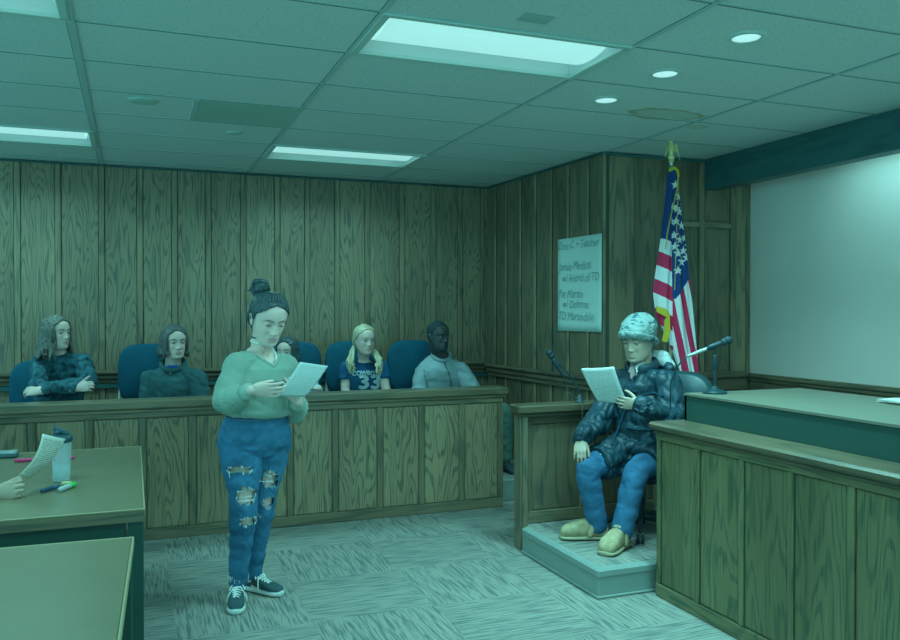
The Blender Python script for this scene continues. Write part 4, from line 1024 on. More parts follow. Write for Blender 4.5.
def person(root, S_):
    """S_: dict of joints in world space. Returns dict of useful things. L = figure's left unit vector."""
    H = S_['head']; F = Vector(S_['F']).normalized(); Lh = UP.cross(Vector(S_.get('Fh', S_['F']))).normalized(); Ls = UP.cross(F).normalized()
    hip, neck = Vector(S_['hip']), Vector(S_['neck']); k = S_.get('k', 1.0); vox = S_.get('vox', .0034)
    hw, ww, cw, sw = S_.get('widths', (.165, .14, .155, .17)); dp = S_.get('depth', .10)
    body = MB()
    prof = [(-.20, hw * .55 * k, dp * .8 * k, 0), (-.12, hw * .9 * k, dp * k, 0), (0, hw * k, dp * 1.05 * k, 0), (.3, ww * k, dp * .92 * k, 0), (.6, cw * k, dp * 1.05 * k, 0), (.78, cw * 1.02 * k, dp * k, 0), (.88, cw * .88 * k, dp * .8 * k, -.01), (.95, .085 * k, .065 * k, -.01), (1.0, .06 * k, .06 * k, 0), (1.03, .04, .04, 0)]
    body.loft(torso_rings(hip, neck, Lh, Ls, prof))
    nr = S_.get('neck_r', .054) * k
    body.tube([neck - (neck - hip).normalized() * .05, neck, H.P(0, -.028, -.085), H.P(0, -.03, -.03)], [nr * 1.25, nr * 1.08, nr, nr * 1.0], seg=20)
    add_head(body, H, S_.get('jaw', 1), S_.get('nose', 1), S_.get('lid', .5))
    for q in ('R', 'L'):
        sh, el, wr = S_['sh' + q], S_['el' + q], S_['wr' + q]; ar = S_.get('arm', 1.0) * k
        limb(body, sh, el, wr, .050 * ar, .044 * ar, .038 * ar, .036 * ar, .026 * ar)
        hd = S_.get('hand' + q)
        if hd: hand(body, wr, **hd)
        body.tube([lerp(sh, neck, .5) - UP * .03, sh], .045 * k)
        hp, kn, an = S_['hp' + q], S_['kn' + q], S_['an' + q]; lr = S_.get('leg', 1.0) * k
        limb(body, hp, kn, an, .082 * lr, .070 * lr, .052 * lr, .048 * lr, .036 * lr, seg=20)
        fd = Vector(S_['ft' + q]); a = Vector(an); fl = Vector((fd.x, fd.y, 0)).normalized()
        body.tube([a, a + fl * .03 - UP * .045, a + fl * .10 - UP * .06, a + fl * .155 - UP * .065], [(.032), (.032), (.030, .02), (.026, .016)], seg=12, side=fl.cross(UP))
    v, n, f = remesh(body, vox, 3)
    # lips and stubble colours live on the skin itself
    FA = np.array([[q[0], q[1], q[2], q[-1]] for q in f]); cl = H.loc(v[FA].mean(1))
    x, y, z = cl.T; mi = np.zeros(len(f), int)
    lip = (np.abs(x) < .0225) & (y > .07) & (z > -.0755 + 9 * x * x) & (z < -.0560 - 14 * x * x + .0)
    mi[lip] = 1
    o = add_arrays(v, f, mi).build('body', [S_['skin'], S_['lip']], root, smooth=True)
    add_eyes(H, root, S_['brow'], S_.get('lid', .5), S_.get('gaze', (0, 0)), S_.get('browth', .0022))
    return dict(H=H, body=o, F=F, Ls=Ls, Lh=Lh, hip=hip, neck=neck, k=k)
def top_garment(root, S_, name, material, prof, sleeve, vox=.006, amp=.006, seed=1, wl=.09, cutf=None, parts=None, legs=None, smooth_it=3, mats=None, mif=None):
    """prof like torso; sleeve = 5 radii or None, plus fraction of forearm covered"""
    F = Vector(S_['F']).normalized(); Lh = UP.cross(Vector(S_.get('Fh', S_['F']))).normalized(); Ls = UP.cross(F).normalized()
    mb = MB(); mb.loft(torso_rings(S_['hip'], S_['neck'], Lh, Ls, prof))
    for q in ('R', 'L'):
        sh, el, wr = Vector(S_['sh' + q]), Vector(S_['el' + q]), Vector(S_['wr' + q])
        r, fr = sleeve
        if fr > 0:
            c = lerp(el, wr, fr); limb(mb, sh, el, c, *r)
        else:
            e = lerp(sh, el, 1 + fr); mb.tube([sh, lerp(sh, e, .5), e], [r[0], r[1], r[2]], seg=16, dome=False)
        mb.tube([lerp(sh, S_['neck'], .55) - UP * .035, sh], r[0] * .95)
    if parts: parts(mb)
    v, n, f = remesh(mb, vox, smooth_it)
    if amp: v = v + n * ridges(v, seed, amp, wl)[:, None]
    if cutf: f = cut(v, f, cutf)
    mi = mif(v, f) if mif else None
    return add_arrays(v, f, mi).build(name, mats or material, root, smooth=True), (v, f)
def trousers(root, S_, material, r=(.105, .09, .068, .062, .05), fr=.97, vox=.006, amp=.005, seed=3, wl=.07, hips=(.17, .125), cutf=None, name='jeans', top=.10):
    Lh = UP.cross(Vector(S_.get('Fh', S_['F']))).normalized(); ax = (Vector(S_['neck']) - Vector(S_['hip'])); hip = Vector(S_['hip'])
    mb = MB(); w, d = hips
    pr = [(-.22, w * .6, d * .8, 0), (-.12, w * .97, d * .98, 0), (0, w, d, 0), (top, w * .95, d * .95, 0), (top + .1, w * .84, d * .86, 0)]
    mb.loft(torso_rings(hip, S_['neck'], Lh, Lh, pr))
    for q in ('R', 'L'):
        limb(mb, S_['hp' + q], S_['kn' + q], lerp(S_['kn' + q], S_['an' + q], fr), *r, seg=20)
    v, n, f = remesh(mb, vox, 3)
    if amp: v = v + n * ridges(v, seed, amp, wl, (1, 1, 2.2))[:, None]
    if cutf: f = cut(v, f, cutf)
    return add_arrays(v, f).build(name, material, root, smooth=True), (v, f)
def neckband(root, S_, material, c, F, rx, ry, r, name='collar', tilt=.25, span=(0, 360), m=0):
    F = Vector((F[0], F[1], 0)).normalized(); L = UP.cross(F); pts = []
    n = 28
    for k in range(n + 1):
        a = math.radians(span[0] + (span[1] - span[0]) * k / n); pts.append(Vector(c) + L * (rx * math.cos(a)) + F * (ry * math.sin(a)) - UP * (tilt * ry * math.sin(a)))
    mb = MB(); mb.tube(pts, r, seg=10); return mb.build(name, material, root, smooth=True)
def hair_cap(mb, H, keep, off=.008, jit=.002, vo=None):
    P, nz, na = head_grid(off=off, face=False); 
    x, y, z = P.T; nf = []
    for q in grid_faces(nz, na):
        c = P[list(q)].mean(0)
        if keep(*c): nf.append(q)
    Pn = P + 0
    W = H.arr(Pn)
    used = sorted(set(i for q in nf for i in q)); mp = {u: i for i, u in enumerate(used)}
    Q, _, _ = head_grid(off=-.012, face=False); W2 = H.arr(Q)
    n = len(used); vs = [W[u] for u in used] + [W2[u] for u in used]
    fs = [tuple(mp[i] for i in q) for q in nf] + [tuple(mp[i] + n for i in q[::-1]) for q in nf]
    from collections import Counter
    ed = Counter()
    for q in nf:
        for a, b in zip(q, q[1:] + q[:1]): ed[(a, b)] += 1
    for (a, b) in list(ed):
        if (b, a) not in ed: fs.append((mp[b], mp[a], mp[a] + n, mp[b] + n))
    # crown cap
    top = max(P[:, 2]);
    mb.add(vs, fs)
    mb.ball(H.P(0, -.01, .100), [.035 * H.k, .04 * H.k, .024 * H.k], M=Matrix((H.R, H.F, H.U)).transposed())
def strands(mb, H, specs, r=.0055, off=.010, seg=6):
    """each spec: list of ('d', x,y,z) directions on the skull or ('p', x,y,z) free head-local points; optional radius multiplier"""
    for sp in specs:
        pts = []; 
        for q in sp['p']:
            pts.append(H.surf(q[1:], sp.get('off', off)) if q[0] == 'd' else H.P(*q[1:]))
        # catmull resample
        out = []
        P = [pts[0]] + pts + [pts[-1]]
        for i in range(1, len(P) - 2):
            for t in np.linspace(0, 1, 5, endpoint=False):
                a, b, c, d = P[i - 1], P[i], P[i + 1], P[i + 2]
                out.append(.5 * ((2 * b) + (c - a) * t + (2 * a - 5 * b + 4 * c - d) * t * t + (3 * b - a - 3 * c + d) * t ** 3))
        out.append(pts[-1]); n = len(out); rr = sp.get('r', r) * H.k
        mb.tube(out, [rr * (.55 + .45 * math.sin(math.pi * min(1, (i + 2) / n * 1.3) / 1.0) if i < n * .5 else rr * 0 + 1) if False else rr * min(1, .5 + i / n * 2) * (1 if i < n * .7 else max(.25, 1 - (i / n - .7) * 2.4)) for i in range(n)], seg=seg, dome=False)
def hair_mat(name, dark, light, rough=.45):
    m = bpy.data.materials.new(name); m.use_nodes = True; nt = m.node_tree; b = nt.nodes['Principled BSDF']; L = nt.links.new
    tc = nd(nt, 'TexCoord'); mu = nd(nt, 'VectorMath', operation='MULTIPLY'); mu.inputs[1].default_value = (160, 160, 22); L(tc.outputs['Object'], mu.inputs[0])
    n = nd(nt, 'TexNoise'); n.inputs['Scale'].default_value = 1; n.inputs['Detail'].default_value = 2; n.inputs['Distortion'].default_value = .5; L(mu.outputs[0], n.inputs['Vector'])
    r = nd(nt, 'MapRange'); r.inputs[1].default_value = .35; r.inputs[2].default_value = .65; L(n.outputs['Fac'], r.inputs[0])
    mx = nd(nt, 'Mix', data_type='RGBA'); mx.inputs[6].default_value = (*dark, 1); mx.inputs[7].default_value = (*light, 1); L(r.outputs[0], mx.inputs[0])
    L(mx.outputs[2], b.inputs['Base Color']); b.inputs['Roughness'].default_value = rough; b.inputs['Specular IOR Level'].default_value = .4
    bp = nd(nt, 'Bump'); bp.inputs['Strength'].default_value = .5; bp.inputs['Distance'].default_value = .003; L(n.outputs['Fac'], bp.inputs['Height']); L(bp.outputs[0], b.inputs['Normal'])
    return m
def cloth(name, rgb, var=.1, vs=14, bump=.25, bs=400, rough=.85, spec=.15):
    return mat(name, rgb, rough, spec=spec, bump=bump, bscale=bs, var=var, vscale=vs)
def knit(name, rgb):
    m = mat(name, rgb, .9, spec=.1); nt = m.node_tree; b = nt.nodes['Principled BSDF']; L = nt.links.new
    tc = nd(nt, 'TexCoord'); w = nd(nt, 'TexWave'); w.wave_type = 'BANDS'; w.bands_direction = 'DIAGONAL'; w.inputs['Scale'].default_value = 46; w.inputs['Distortion'].default_value = 2.5; w.inputs['Detail'].default_value = 2; w.inputs['Detail Scale'].default_value = 3
    L(tc.outputs['Object'], w.inputs['Vector'])
    mr = nd(nt, 'MapRange'); mr.inputs[3].default_value = .88; mr.inputs[4].default_value = 1.06; L(w.outputs['Fac'], mr.inputs[0])
    vm = nd(nt, 'VectorMath', operation='SCALE'); vm.inputs[0].default_value = rgb; L(mr.outputs[0], vm.inputs['Scale']); L(vm.outputs[0], b.inputs['Base Color'])
    bp = nd(nt, 'Bump'); bp.inputs['Strength'].default_value = .22; bp.inputs['Distance'].default_value = .002; L(w.outputs['Fac'], bp.inputs['Height']); L(bp.outputs[0], b.inputs['Normal'])
    return m
SKIN = mat('skin_light', (.80, .58, .50), .5, spec=.35, var=.05, vscale=25)
SKIN2 = mat('skin_warm', (.50, .38, .29), .5, spec=.35, var=.05, vscale=25)
SKIN3 = mat('skin_deep', (.06, .065, .068), .36, spec=.5, var=.12, vscale=25)
LIP = mat('lips_rose', (.66, .36, .35), .45); LIP2 = mat('lips_soft', (.56, .38, .33), .45); LIP3 = mat('lips_deep', (.07, .055, .06), .4)
HAIR_BLACK = hair_mat('hair_near_black', (.02, .045, .055), (.07, .12, .13))
HAIR_BROWN = hair_mat('hair_brown', (.07, .09, .085), (.22, .20, .165))
HAIR_DKBROWN = hair_mat('hair_dark_brown', (.05, .075, .08), (.15, .16, .15))
HAIR_BLOND = hair_mat('hair_blond', (.30, .28, .18), (.78, .70, .46))
def hanging_hair(H, parent, material, n, length, spread, seed, part=.0, front=True, rad=.0065, name='hair', tail=None, capkeep=None, wave=.006):
    """long loose hair: cap + locks running from the parting over the skull and down"""
    rs = random.Random(seed); mb = MB()
    hair_cap(mb, H, capkeep or (lambda x, y, z: z > .090 - 9 * x * x and z > .03 or (y < .030 - abs(x) * .1 and z > -.05 + y * .5) or (y < -.02 and z > -.09)), off=.009)
    sp = []
    for i in range(n):
        q = i / (n - 1)                       # front to back around
        for sd in (-1, 1):
            ang = (.22 + .78 * q) * math.pi   # azimuth from the front
            jx = rs.uniform(-.06, .06)
            top = ('d', part + sd * .10, .55 * math.cos(ang * .8) + .1, 1.0)
            mid = ('d', sd * math.sin(ang) * .95 + sd * .12, math.cos(ang) * .9 - .05 + jx, .55)
            low = ('d', sd * math.sin(ang) + jx, math.cos(ang) * .95 - .12, .0 + rs.uniform(-.1, .1))
            az = ang; R0 = .088 + rs.uniform(0, .012); Ln = length + rs.uniform(-.02, .015)
            hx, hy = sd * math.sin(az) * R0, math.cos(az) * R0 * 1.05 - .02
            ex, ey = hx * (1 + spread), hy * (1 + spread * .6)
            w = rs.uniform(-wave, wave)
            sp.append(dict(p=[top, mid, low, ('p', hx + w, hy - .004, -.06), ('p', (hx + ex) / 2 - w, (hy + ey) / 2 + w, -.06 - Ln * .45), ('p', ex + w, ey, -.06 - Ln)], r=rad * rs.uniform(.8, 1.3), off=.011 + rs.uniform(-.002, .003)))
    mb.tube([H.P(0, -.055, .02), H.P(0, -.062, -.06), H.P(0, -.060, -.06 - length * .5), H.P(0, -.055, -.06 - length * .92)], [(.075 * H.k, .045 * H.k), (.082 * H.k, .048 * H.k), ((.082 + .05 * spread) * H.k, .045 * H.k), (.07 * H.k, .03 * H.k)], seg=20, side=H.R)
    for sd in (-1, 1): mb.tube([H.P(sd * .075, -.03, .0), H.P(sd * .084, -.025, -.06), H.P(sd * .088, -.02, -.06 - length * .8)], [.022, .028, .016], seg=12)
    strands(mb, H, sp)
    v, n_, f = remesh(mb, .007, 3); v = v + n_ * ridges(v, seed, .0035, .022, (1, 1, .25))[:, None]
    m2 = add_arrays(v, f); strands(m2, H, [s_ for i, s_ in enumerate(sp) if i % 4 == 1], off=.009)
    return m2.build(name, material, parent, smooth=True)
# ------------------------------------------------------------------ standing woman
DENIM = cloth('denim', (.045, .175, .30), var=.3, vs=9, bs=700, bump=.35)
DENIM2 = cloth('denim_witness', (.045, .155, .28), var=.3, vs=8, bs=700, bump=.35)
THREAD = mat('denim_thread', (.62, .66, .62), .9)
def sneaker(root, an, d, label=None):
    d = Vector((d[0], d[1], 0)).normalized(); a = Vector(an); z0 = .001; L = d.cross(UP)
    base = Vector((a.x, a.y, z0)) - d * .062; ln = .268
    def ring(s, w, h0, h1, n=20, e=.7):
        c = base + d * (s * ln); r = []
        for j in range(n):
            q = 2 * math.pi * j / n; ca, sa = math.cos(q), math.sin(q)
            r.append(c + L * (w * math.copysign(abs(ca) ** e, ca)) + UP * ((h0 + h1) / 2 + (h1 - h0) / 2 * math.copysign(abs(sa) ** e, sa)))
        return r
    W = [(.0, .014), (.02, .024), (.08, .033), (.25, .034), (.45, .034), (.65, .043), (.8, .045), (.9, .039), (.97, .027), (1.0, .014)]
    mb = MB(); mb.loft([ring(s, w + .003, 0.0, .030) for s, w in W]); mb.build('sole', mat('sneaker_rubber', (.62, .68, .64), .5), root, smooth=True)
    hh = [.06, .078, .086, .10, .088, .068, .056, .050, .042, .034]
    mb = MB(); mb.loft([ring(s * .975 + .01, w * .95, .02, h) for (s, w), h in zip(W, hh)])
    mb.build('upper', cloth('sneaker_canvas', (.05, .10, .11), var=.2), root, smooth=True)
    mb = MB()
    for i in range(6):
        s = .36 + i * .065; h = np.interp(s, [x for x, _ in W], hh) + .003; w = .024 - i * .0012
        c = base + d * (s * ln); c2 = base + d * ((s + .05) * ln); h2 = np.interp(s + .05, [x for x, _ in W], hh) + .003
        mb.tube([c - L * w + UP * (h - .010), c + UP * (h + .003), c + L * w + UP * (h - .010)], .0036, seg=7)
        if i < 5: mb.tube([c - L * w + UP * (h - .008), (c + c2) / 2 + UP * ((h + h2) / 2 + .005), c2 + L * w + UP * (h2 - .008)], .0034, seg=7)
    c = base + d * (.33 * ln) + UP * .100
    for q in (-1, 1):
        mb.tube([c, c + L * q * .022 + UP * .006 + d * .01, c + L * q * .04 - UP * .02 + d * .03, c + L * q * .026 - UP * .028 + d * .02, c + L * q * .005], .0035, seg=7)
        mb.tube([c, c + L * q * .02 + d * .03 - UP * .01, c + L * q * .046 + d * .05 - UP * .045, c + L * q * .05 + d * .055 - UP * .07], .0033, seg=7)
    mb.build('laces', mat('shoe_lace', (.74, .78, .74), .8), root, smooth=True)
def woman():
    F = (RIGHT * .70 - FWD * .71).normalized(); d0 = 4.38
    H = Head(Dp(268.5, 318.5, 4.33), RIGHT * .56 - FWD * .78 - UP * .42, 1.16, tilt=-.04)
    foot = Dp(245, 588, 4.42)
    root = thing('person', 'standing woman in a green knit sweater and ripped jeans, reading a page', 'person', (foot.x, foot.y, 0))
    S_ = dict(head=H, F=F, hip=Dp(255, 434, d0), neck=Dp(261, 348, d0), vox=.003, widths=(.180, .140, .165, .17), depth=.118, neck_r=.052, jaw=.96, lid=.95,
              shR=Dp(238, 367, 4.25), elR=Dp(226, 403, 4.20), wrR=Dp(252, 390, 4.06), shL=Dp(284, 367, 4.50), elL=Dp(292, 410, 4.55), wrL=Dp(298, 402, 4.35),
              hpR=Dp(241, 442, 4.33), knR=Dp(243, 507, 4.27), anR=Dp(237, 586, 4.35), ftR=-FWD * 1 + RIGHT * .20,
              hpL=Dp(268, 442, 4.45), knL=Dp(261, 505, 4.42), anL=Dp(252, 578, 4.52), ftL=RIGHT * .86 - FWD * .45,
              handR=dict(D=RIGHT * .97 + FWD * .08 - UP * .02, N=FWD * .9 + UP * .25, thumb_side=1, s=.98, curl=(.20, .28, .25), spread=.03, thumb=(.75, .12, .65), tcurl=.2), leg=1.08,
              handL=dict(D=-RIGHT * .25 + UP * .62 - FWD * .45, N=FWD * .3 + UP * .5 - RIGHT * .5, thumb_side=-1, s=.95, curl=(.4, .5, .4), thumb=(.7, .5, .3)),
              skin=SKIN, lip=LIP, brow=HAIR_DKBROWN, arm=.95)
    P = person(root, S_)
    # jeans with torn openings
    rips = [(241, 468, 12, 3.4), (247, 494, 8, 8.5), (266, 483, 6.5, 8.5), (249, 520, 7, 4.2), (264, 507, 6.5, 4.2)]
    cen = [(Dp(x, y, 4.26), w * .0052, h * .0052) for x, y, w, h in rips]
    def keep(c):
        k = np.ones(len(c), bool); R_ = np.array(RIGHT); Fw = np.array(FWD)
        for p, w, h in cen:
            q = c - np.array(p); u = q @ R_; z = q[:, 2]; a = np.arctan2(z / h, u / w)
            rad = 1 + .16 * np.sin(5 * a + w * 900) + .1 * np.sin(11 * a + h * 700)
            dd = c @ Fw
            k &= ~(((u / w) ** 2 + (z / h) ** 2 < rad ** 2) & (dd < 4.395))
        return k
    jeans, (jv, jf) = trousers(root, S_, DENIM, r=(.126, .102, .074, .062, .049), fr=.93, vox=.0045, amp=.0045, hips=(.190, .152), cutf=keep, top=.12)
    bvh = BVHTree.FromPolygons([Vector(p) for p in jv], jf)
    def front(p, off=.003):
        o = Vector(p) - FWD * 1.0; hit = bvh.ray_cast(o, FWD, 3)
        return (hit[0] - FWD * off) if hit[0] is not None and (hit[0] - Vector(p)).dot(FWD) < .12 else None
    rs = random.Random(4)
    for p, w, h in cen:
        mb = MB()
        for i in range(int(5 + h * 260)):
            z = rs.uniform(-.95, .95) * h; ww = w * math.sqrt(max(0, 1 - (z / h) ** 2)) * 1.05
            if i % 2 == 0 and h > .015: continue
            a = p - RIGHT * ww + UP * (z + rs.uniform(-.003, .003)); b = p + RIGHT * ww + UP * z
            a = front(a - RIGHT * .002) or a - FWD * .0; b = front(b + RIGHT * .002) or b; m_ = (a + b) / 2 - FWD * .006 - UP * .002
            if (a - b).length < .12: mb.tube([a, m_, b], .0018, seg=5)
        for i in range(26):                       # frayed rim
            q = rs.uniform(0, 6.28); a = p + RIGHT * (w * 1.03 * math.cos(q)) + UP * (h * 1.05 * math.sin(q)); f_ = front(a)
            if f_ is None: continue
            ln = rs.uniform(.006, .016) * (2.2 if math.sin(q) < -.5 and rs.random() < .3 else 1)
            mb.tube([f_, f_ - UP * ln * .5 + RIGHT * rs.uniform(-.005, .005) - FWD * .003, f_ - UP * ln + RIGHT * rs.uniform(-.006, .006) - FWD * .002], [.0024, .002, .001], seg=5)
        mb.build('frayed_thread', THREAD, jeans)
    for an in (S_['anR'], S_['anL']):
        mb = MB()
        for i in range(34):
            q = 2 * math.pi * i / 34; c = Vector(an) + UP * .052 + RIGHT * (.054 * math.cos(q)) + FWD * (.054 * math.sin(q))
            mb.tube([c + UP * .006, c - UP * rs.uniform(.004, .03) + RIGHT * rs.uniform(-.004, .004)], [.003, .0014], seg=5)
        mb.build('frayed_thread', THREAD, jeans)
    def seam(pts, nm, r=.0012, off=.0015, m=THREAD):
        mb = MB(); q = [front(Dp(x, y, 4.3), off) for x, y in pts]; q = [x for x in q if x is not None]
        if len(q) > 1: mb.tube(q, r, seg=5); mb.build(nm, m, jeans)
    S1 = mat('denim_stitch', (.10, .20, .28), .8)
    seam([(225 + i * 1.2, 423 + 3 * math.sin(i / 14 * 3.1)) for i in range(15)], 'pocket_seam', m=S1); seam([(280 - i, 420 + i * .9) for i in range(8)], 'pocket_seam', m=S1)
    seam([(274, 417), (272, 425), (270, 433), (266, 440), (262, 446)], 'fly_seam', m=S1)
    seam([(219 + i * 3.5, 417.6 + .08 * i) for i in range(21)], 'waist_seam', r=.0035, m=S1)
    # sweater
    WOOL = knit('sage_knit', (.30, .42, .345)); nk = np.array(S_['neck']); Fa = np.array(F); La = np.array(UP.cross(F))
    zv = Dp(278, 363, 4.24).z - .022
    def keepv(c):
        q = c - nk; f_ = q @ Fa; l_ = q @ La
        v_ = (f_ > -.045) & (np.abs(l_ - .0) < .10) & (c[:, 2] > zv + np.abs(l_) * .80)
        return ~v_
    prof = [(.232, .184, .148, .0), (.28, .192, .156, 0), (.32, .186, .150, 0), (.5, .19, .150, .004), (.65, .185, .150, .008), (.78, .178, .132, .004), (.88, .145, .100, -.006), (.955, .092, .075, -.008), (.985, .07, .06, 0)]
    sw, (sv, sf) = top_garment(root, S_, 'sweater', WOOL, prof, ((.076, .080, .082, .068, .040), .80), vox=.0045, amp=.007, seed=12, wl=.15, cutf=keepv)
    b2 = BVHTree.FromPolygons([Vector(p) for p in sv], sf)
    RIB = knit('sage_rib', (.34, .46, .38))
    # ribbed edge of the V
    mb = MB(); pts = []
    for i in range(31):
        u = (i / 30 - .5) * 2; l_ = u * .088; z = zv + abs(l_) * .80
        o = Vector(nk) + Vector(La) * l_ + Vector(F) * .6; o.z = z; h = b2.ray_cast(o, -Vector(F), 1.2)
        if h[0] is not None and (h[0] - Vector(nk)).dot(F) > -.06: pts.append(h[0] + Vector(F) * .001)
    if len(pts) > 3: mb.tube(pts, [(.008, .008)] * len(pts), seg=8); mb.build('neck_rib', RIB, sw, smooth=True)
    # cuffs: folded rib
    mb = MB(); c = lerp(S_['elR'], S_['wrR'], .80); t = (Vector(S_['wrR']) - Vector(S_['elR'])).normalized(); mb.tube([c - t * .02, c + t * .03], .043, seg=24, dome=False); mb.build('cuff', RIB, sw, smooth=True)
    mb = MB(); c = lerp(S_['elL'], S_['wrL'], .80); t = (Vector(S_['wrL']) - Vector(S_['elL'])).normalized(); mb.tube([c - t * .02, c + t * .03], .043, seg=24, dome=False); mb.build('cuff', RIB, sw, smooth=True)
    # choker, white band, pendant, white strap
    nb = Vector(S_['neck']); up = (H.P(0, -.028, -.085) - nb).normalized()
    def ringn(c, r, th, m, nm, til=0):
        mb = MB(); pts = []
        L_ = UP.cross(F)
        for i in range(33):
            a = 2 * math.pi * i / 32; pts.append(c + L_ * (r * math.cos(a)) + F * (r * math.sin(a)) - UP * (til * (math.sin(a) + 1) * .5))
        mb.tube(pts, th, seg=8, dome=False); mb.build(nm, m, root, smooth=True)
    ringn(nb + up * .064, .0535, (.0045), mat('choker_dark', (.03, .10, .10), .6), 'choker', .014)
    ringn(nb + up * .046, .0560, (.006), mat('white_band', (.74, .78, .72), .7), 'neck_band', .026)
    bb = BVHTree.FromPolygons([v.co + root.location for v in P['body'].data.vertices], [tuple(p.vertices) for p in P['body'].data.polygons])
    def skin_at(l_, z, off=.003):
        o = nb + Vector(La) * l_ + Vector(F) * .6; o.z = z; h = bb.ray_cast(o, -Vector(F), 1.2); return (h[0] if h[0] is not None else nb + Vector(La) * l_ + UP * (z - nb.z)) + Vector(F) * off
    mb = MB(); z0 = nb.z
    pl = [skin_at(x, z0 + .015 - (.055 if True else 0) * (1 - abs(x) / .05) ** 1.0, .003) for x in (-.05, -.035, -.02, -.008, 0, .008, .02, .035, .05)]
    mb.tube(pl, .0018, seg=6); mb.tube([pl[4], pl[4] - UP * .018], .0032, seg=8); mb.build('necklace', mat('pale_gold', (.75, .68, .42), .3, metal=.4), root, smooth=True)
    mb = MB(); mb.tube([skin_at(.062, z0 + .028, .006), skin_at(.060, z0 + .0, .008), skin_at(.050, zv + .052, .010), skin_at(.030, zv + .025, .010)], [(.007, .010)] * 4, seg=8); mb.build('white_strap', mat('white_top', (.74, .80, .74), .8), root, smooth=True)
    # hair swept up into a knot
    mb = MB(); rs = random.Random(9)
    def hk(x, y, z):
        if z > .092 - 8 * x * x and z > .03: return True
        if z > .0: return y < .012 + (z) * .50
        if z > -.045: return y < -.028 + (.045 + z) * .35
        return z > -.088 and y < -.040
    hair_cap(mb, H, hk, off=.008)
    bc = Dp(260.5, 288.5, 4.37); bl = H.loc(np.array([bc]))[0]
    sp = []
    starts = []
    for i in range(30):
        q = i / 29; a = (q - .5) * 2 * math.pi * .82            # along the hairline from nape to forehead and round
        sd = math.sin(a); cd = math.cos(a)
        starts.append(('d', sd * .95, cd * .86 - .05, .98 * max(cd, -.6) + .16 + (.08 if abs(sd) > .8 else 0)))
    for s_ in starts:
        dx, dy, dz = s_[1:]
        m_ = ('d', dx * .55, dy * .45 - .18, max(.6, dz) + .25)
        sp.append(dict(p=[s_, ('d', dx * .85, dy * .75 - .08, dz + .25), m_, ('p', bl[0] * .8, bl[1] * .6, bl[2] - .035)], r=.0075 * rs.uniform(.8, 1.2), off=.008))
    for i in range(14):
        q = (i / 13 - .5) * 2; sp.append(dict(p=[('d', q * .7, -.75, -.75), ('d', q * .85, -.95, -.1), ('d', q * .5, -.9, .6), ('p', bl[0] * .8, bl[1] * .8, bl[2] - .03)], r=.0075, off=.009))
    strands(mb, H, sp)
    # knot
    for i in range(16):
        u = Vector((rs.uniform(-1, 1), rs.uniform(-1, 1), rs.uniform(-.5, 1))).normalized(); v_ = u.orthogonal().normalized(); w = u.cross(v_); R0 = rs.uniform(.034, .052)
        c = bc + u * rs.uniform(-.012, .016)
        a0 = rs.uniform(0, 6.28); mb.tube([c + v_ * (R0 * math.cos(a0 + t)) + w * (R0 * math.sin(a0 + t)) for t in np.linspace(0, rs.uniform(3.5, 5.8), 14)], [rs.uniform(.006, .010)] * 13 + [.003], seg=7)
    mb.ball(bc, .044)
    mb.tube([bc - RIGHT * .03, bc - RIGHT * .055 - UP * .005, bc - RIGHT * .068 - UP * .022, bc - RIGHT * .066 - UP * .03], [.007, .006, .004, .002], seg=7)
    for sd in (-1, 1):                         # wisps before the ears
        mb.tube([H.P(sd * .078, .022, .030), H.P(sd * .080, .020, .0), H.P(sd * .077, .018, -.03), H.P(sd * .074, .014, -.05)], [.003, .003, .002, .001], seg=5)
    mb.build('hair', HAIR_BLACK, root, smooth=True)
    mb = MB(); mb.tube([bc - RIGHT * .062 - UP * .018, bc - RIGHT * .072 - UP * .03], [.004, .003], seg=6); mb.build('hair_tie', mat('tan_tie', (.7, .55, .35), .6), root, smooth=True)
    sneaker(root, S_['anR'], S_['ftR']); sneaker(root, S_['anL'], S_['ftL'])
    C4 = [Dp(276, 396, 4.115), Dp(305, 397, 4.25), Dp(328, 366, 4.36), Dp(300, 362, 4.22)]
    sheet('held_pages', C4, paper_mat('woman_page', .216, .279, 24, base=(.46, .56, .54), ink=(.32, .42, .41)), 'white printed pages held up by the standing woman', 'pages', sheets=3, bow=.010, fan=.004)
woman()

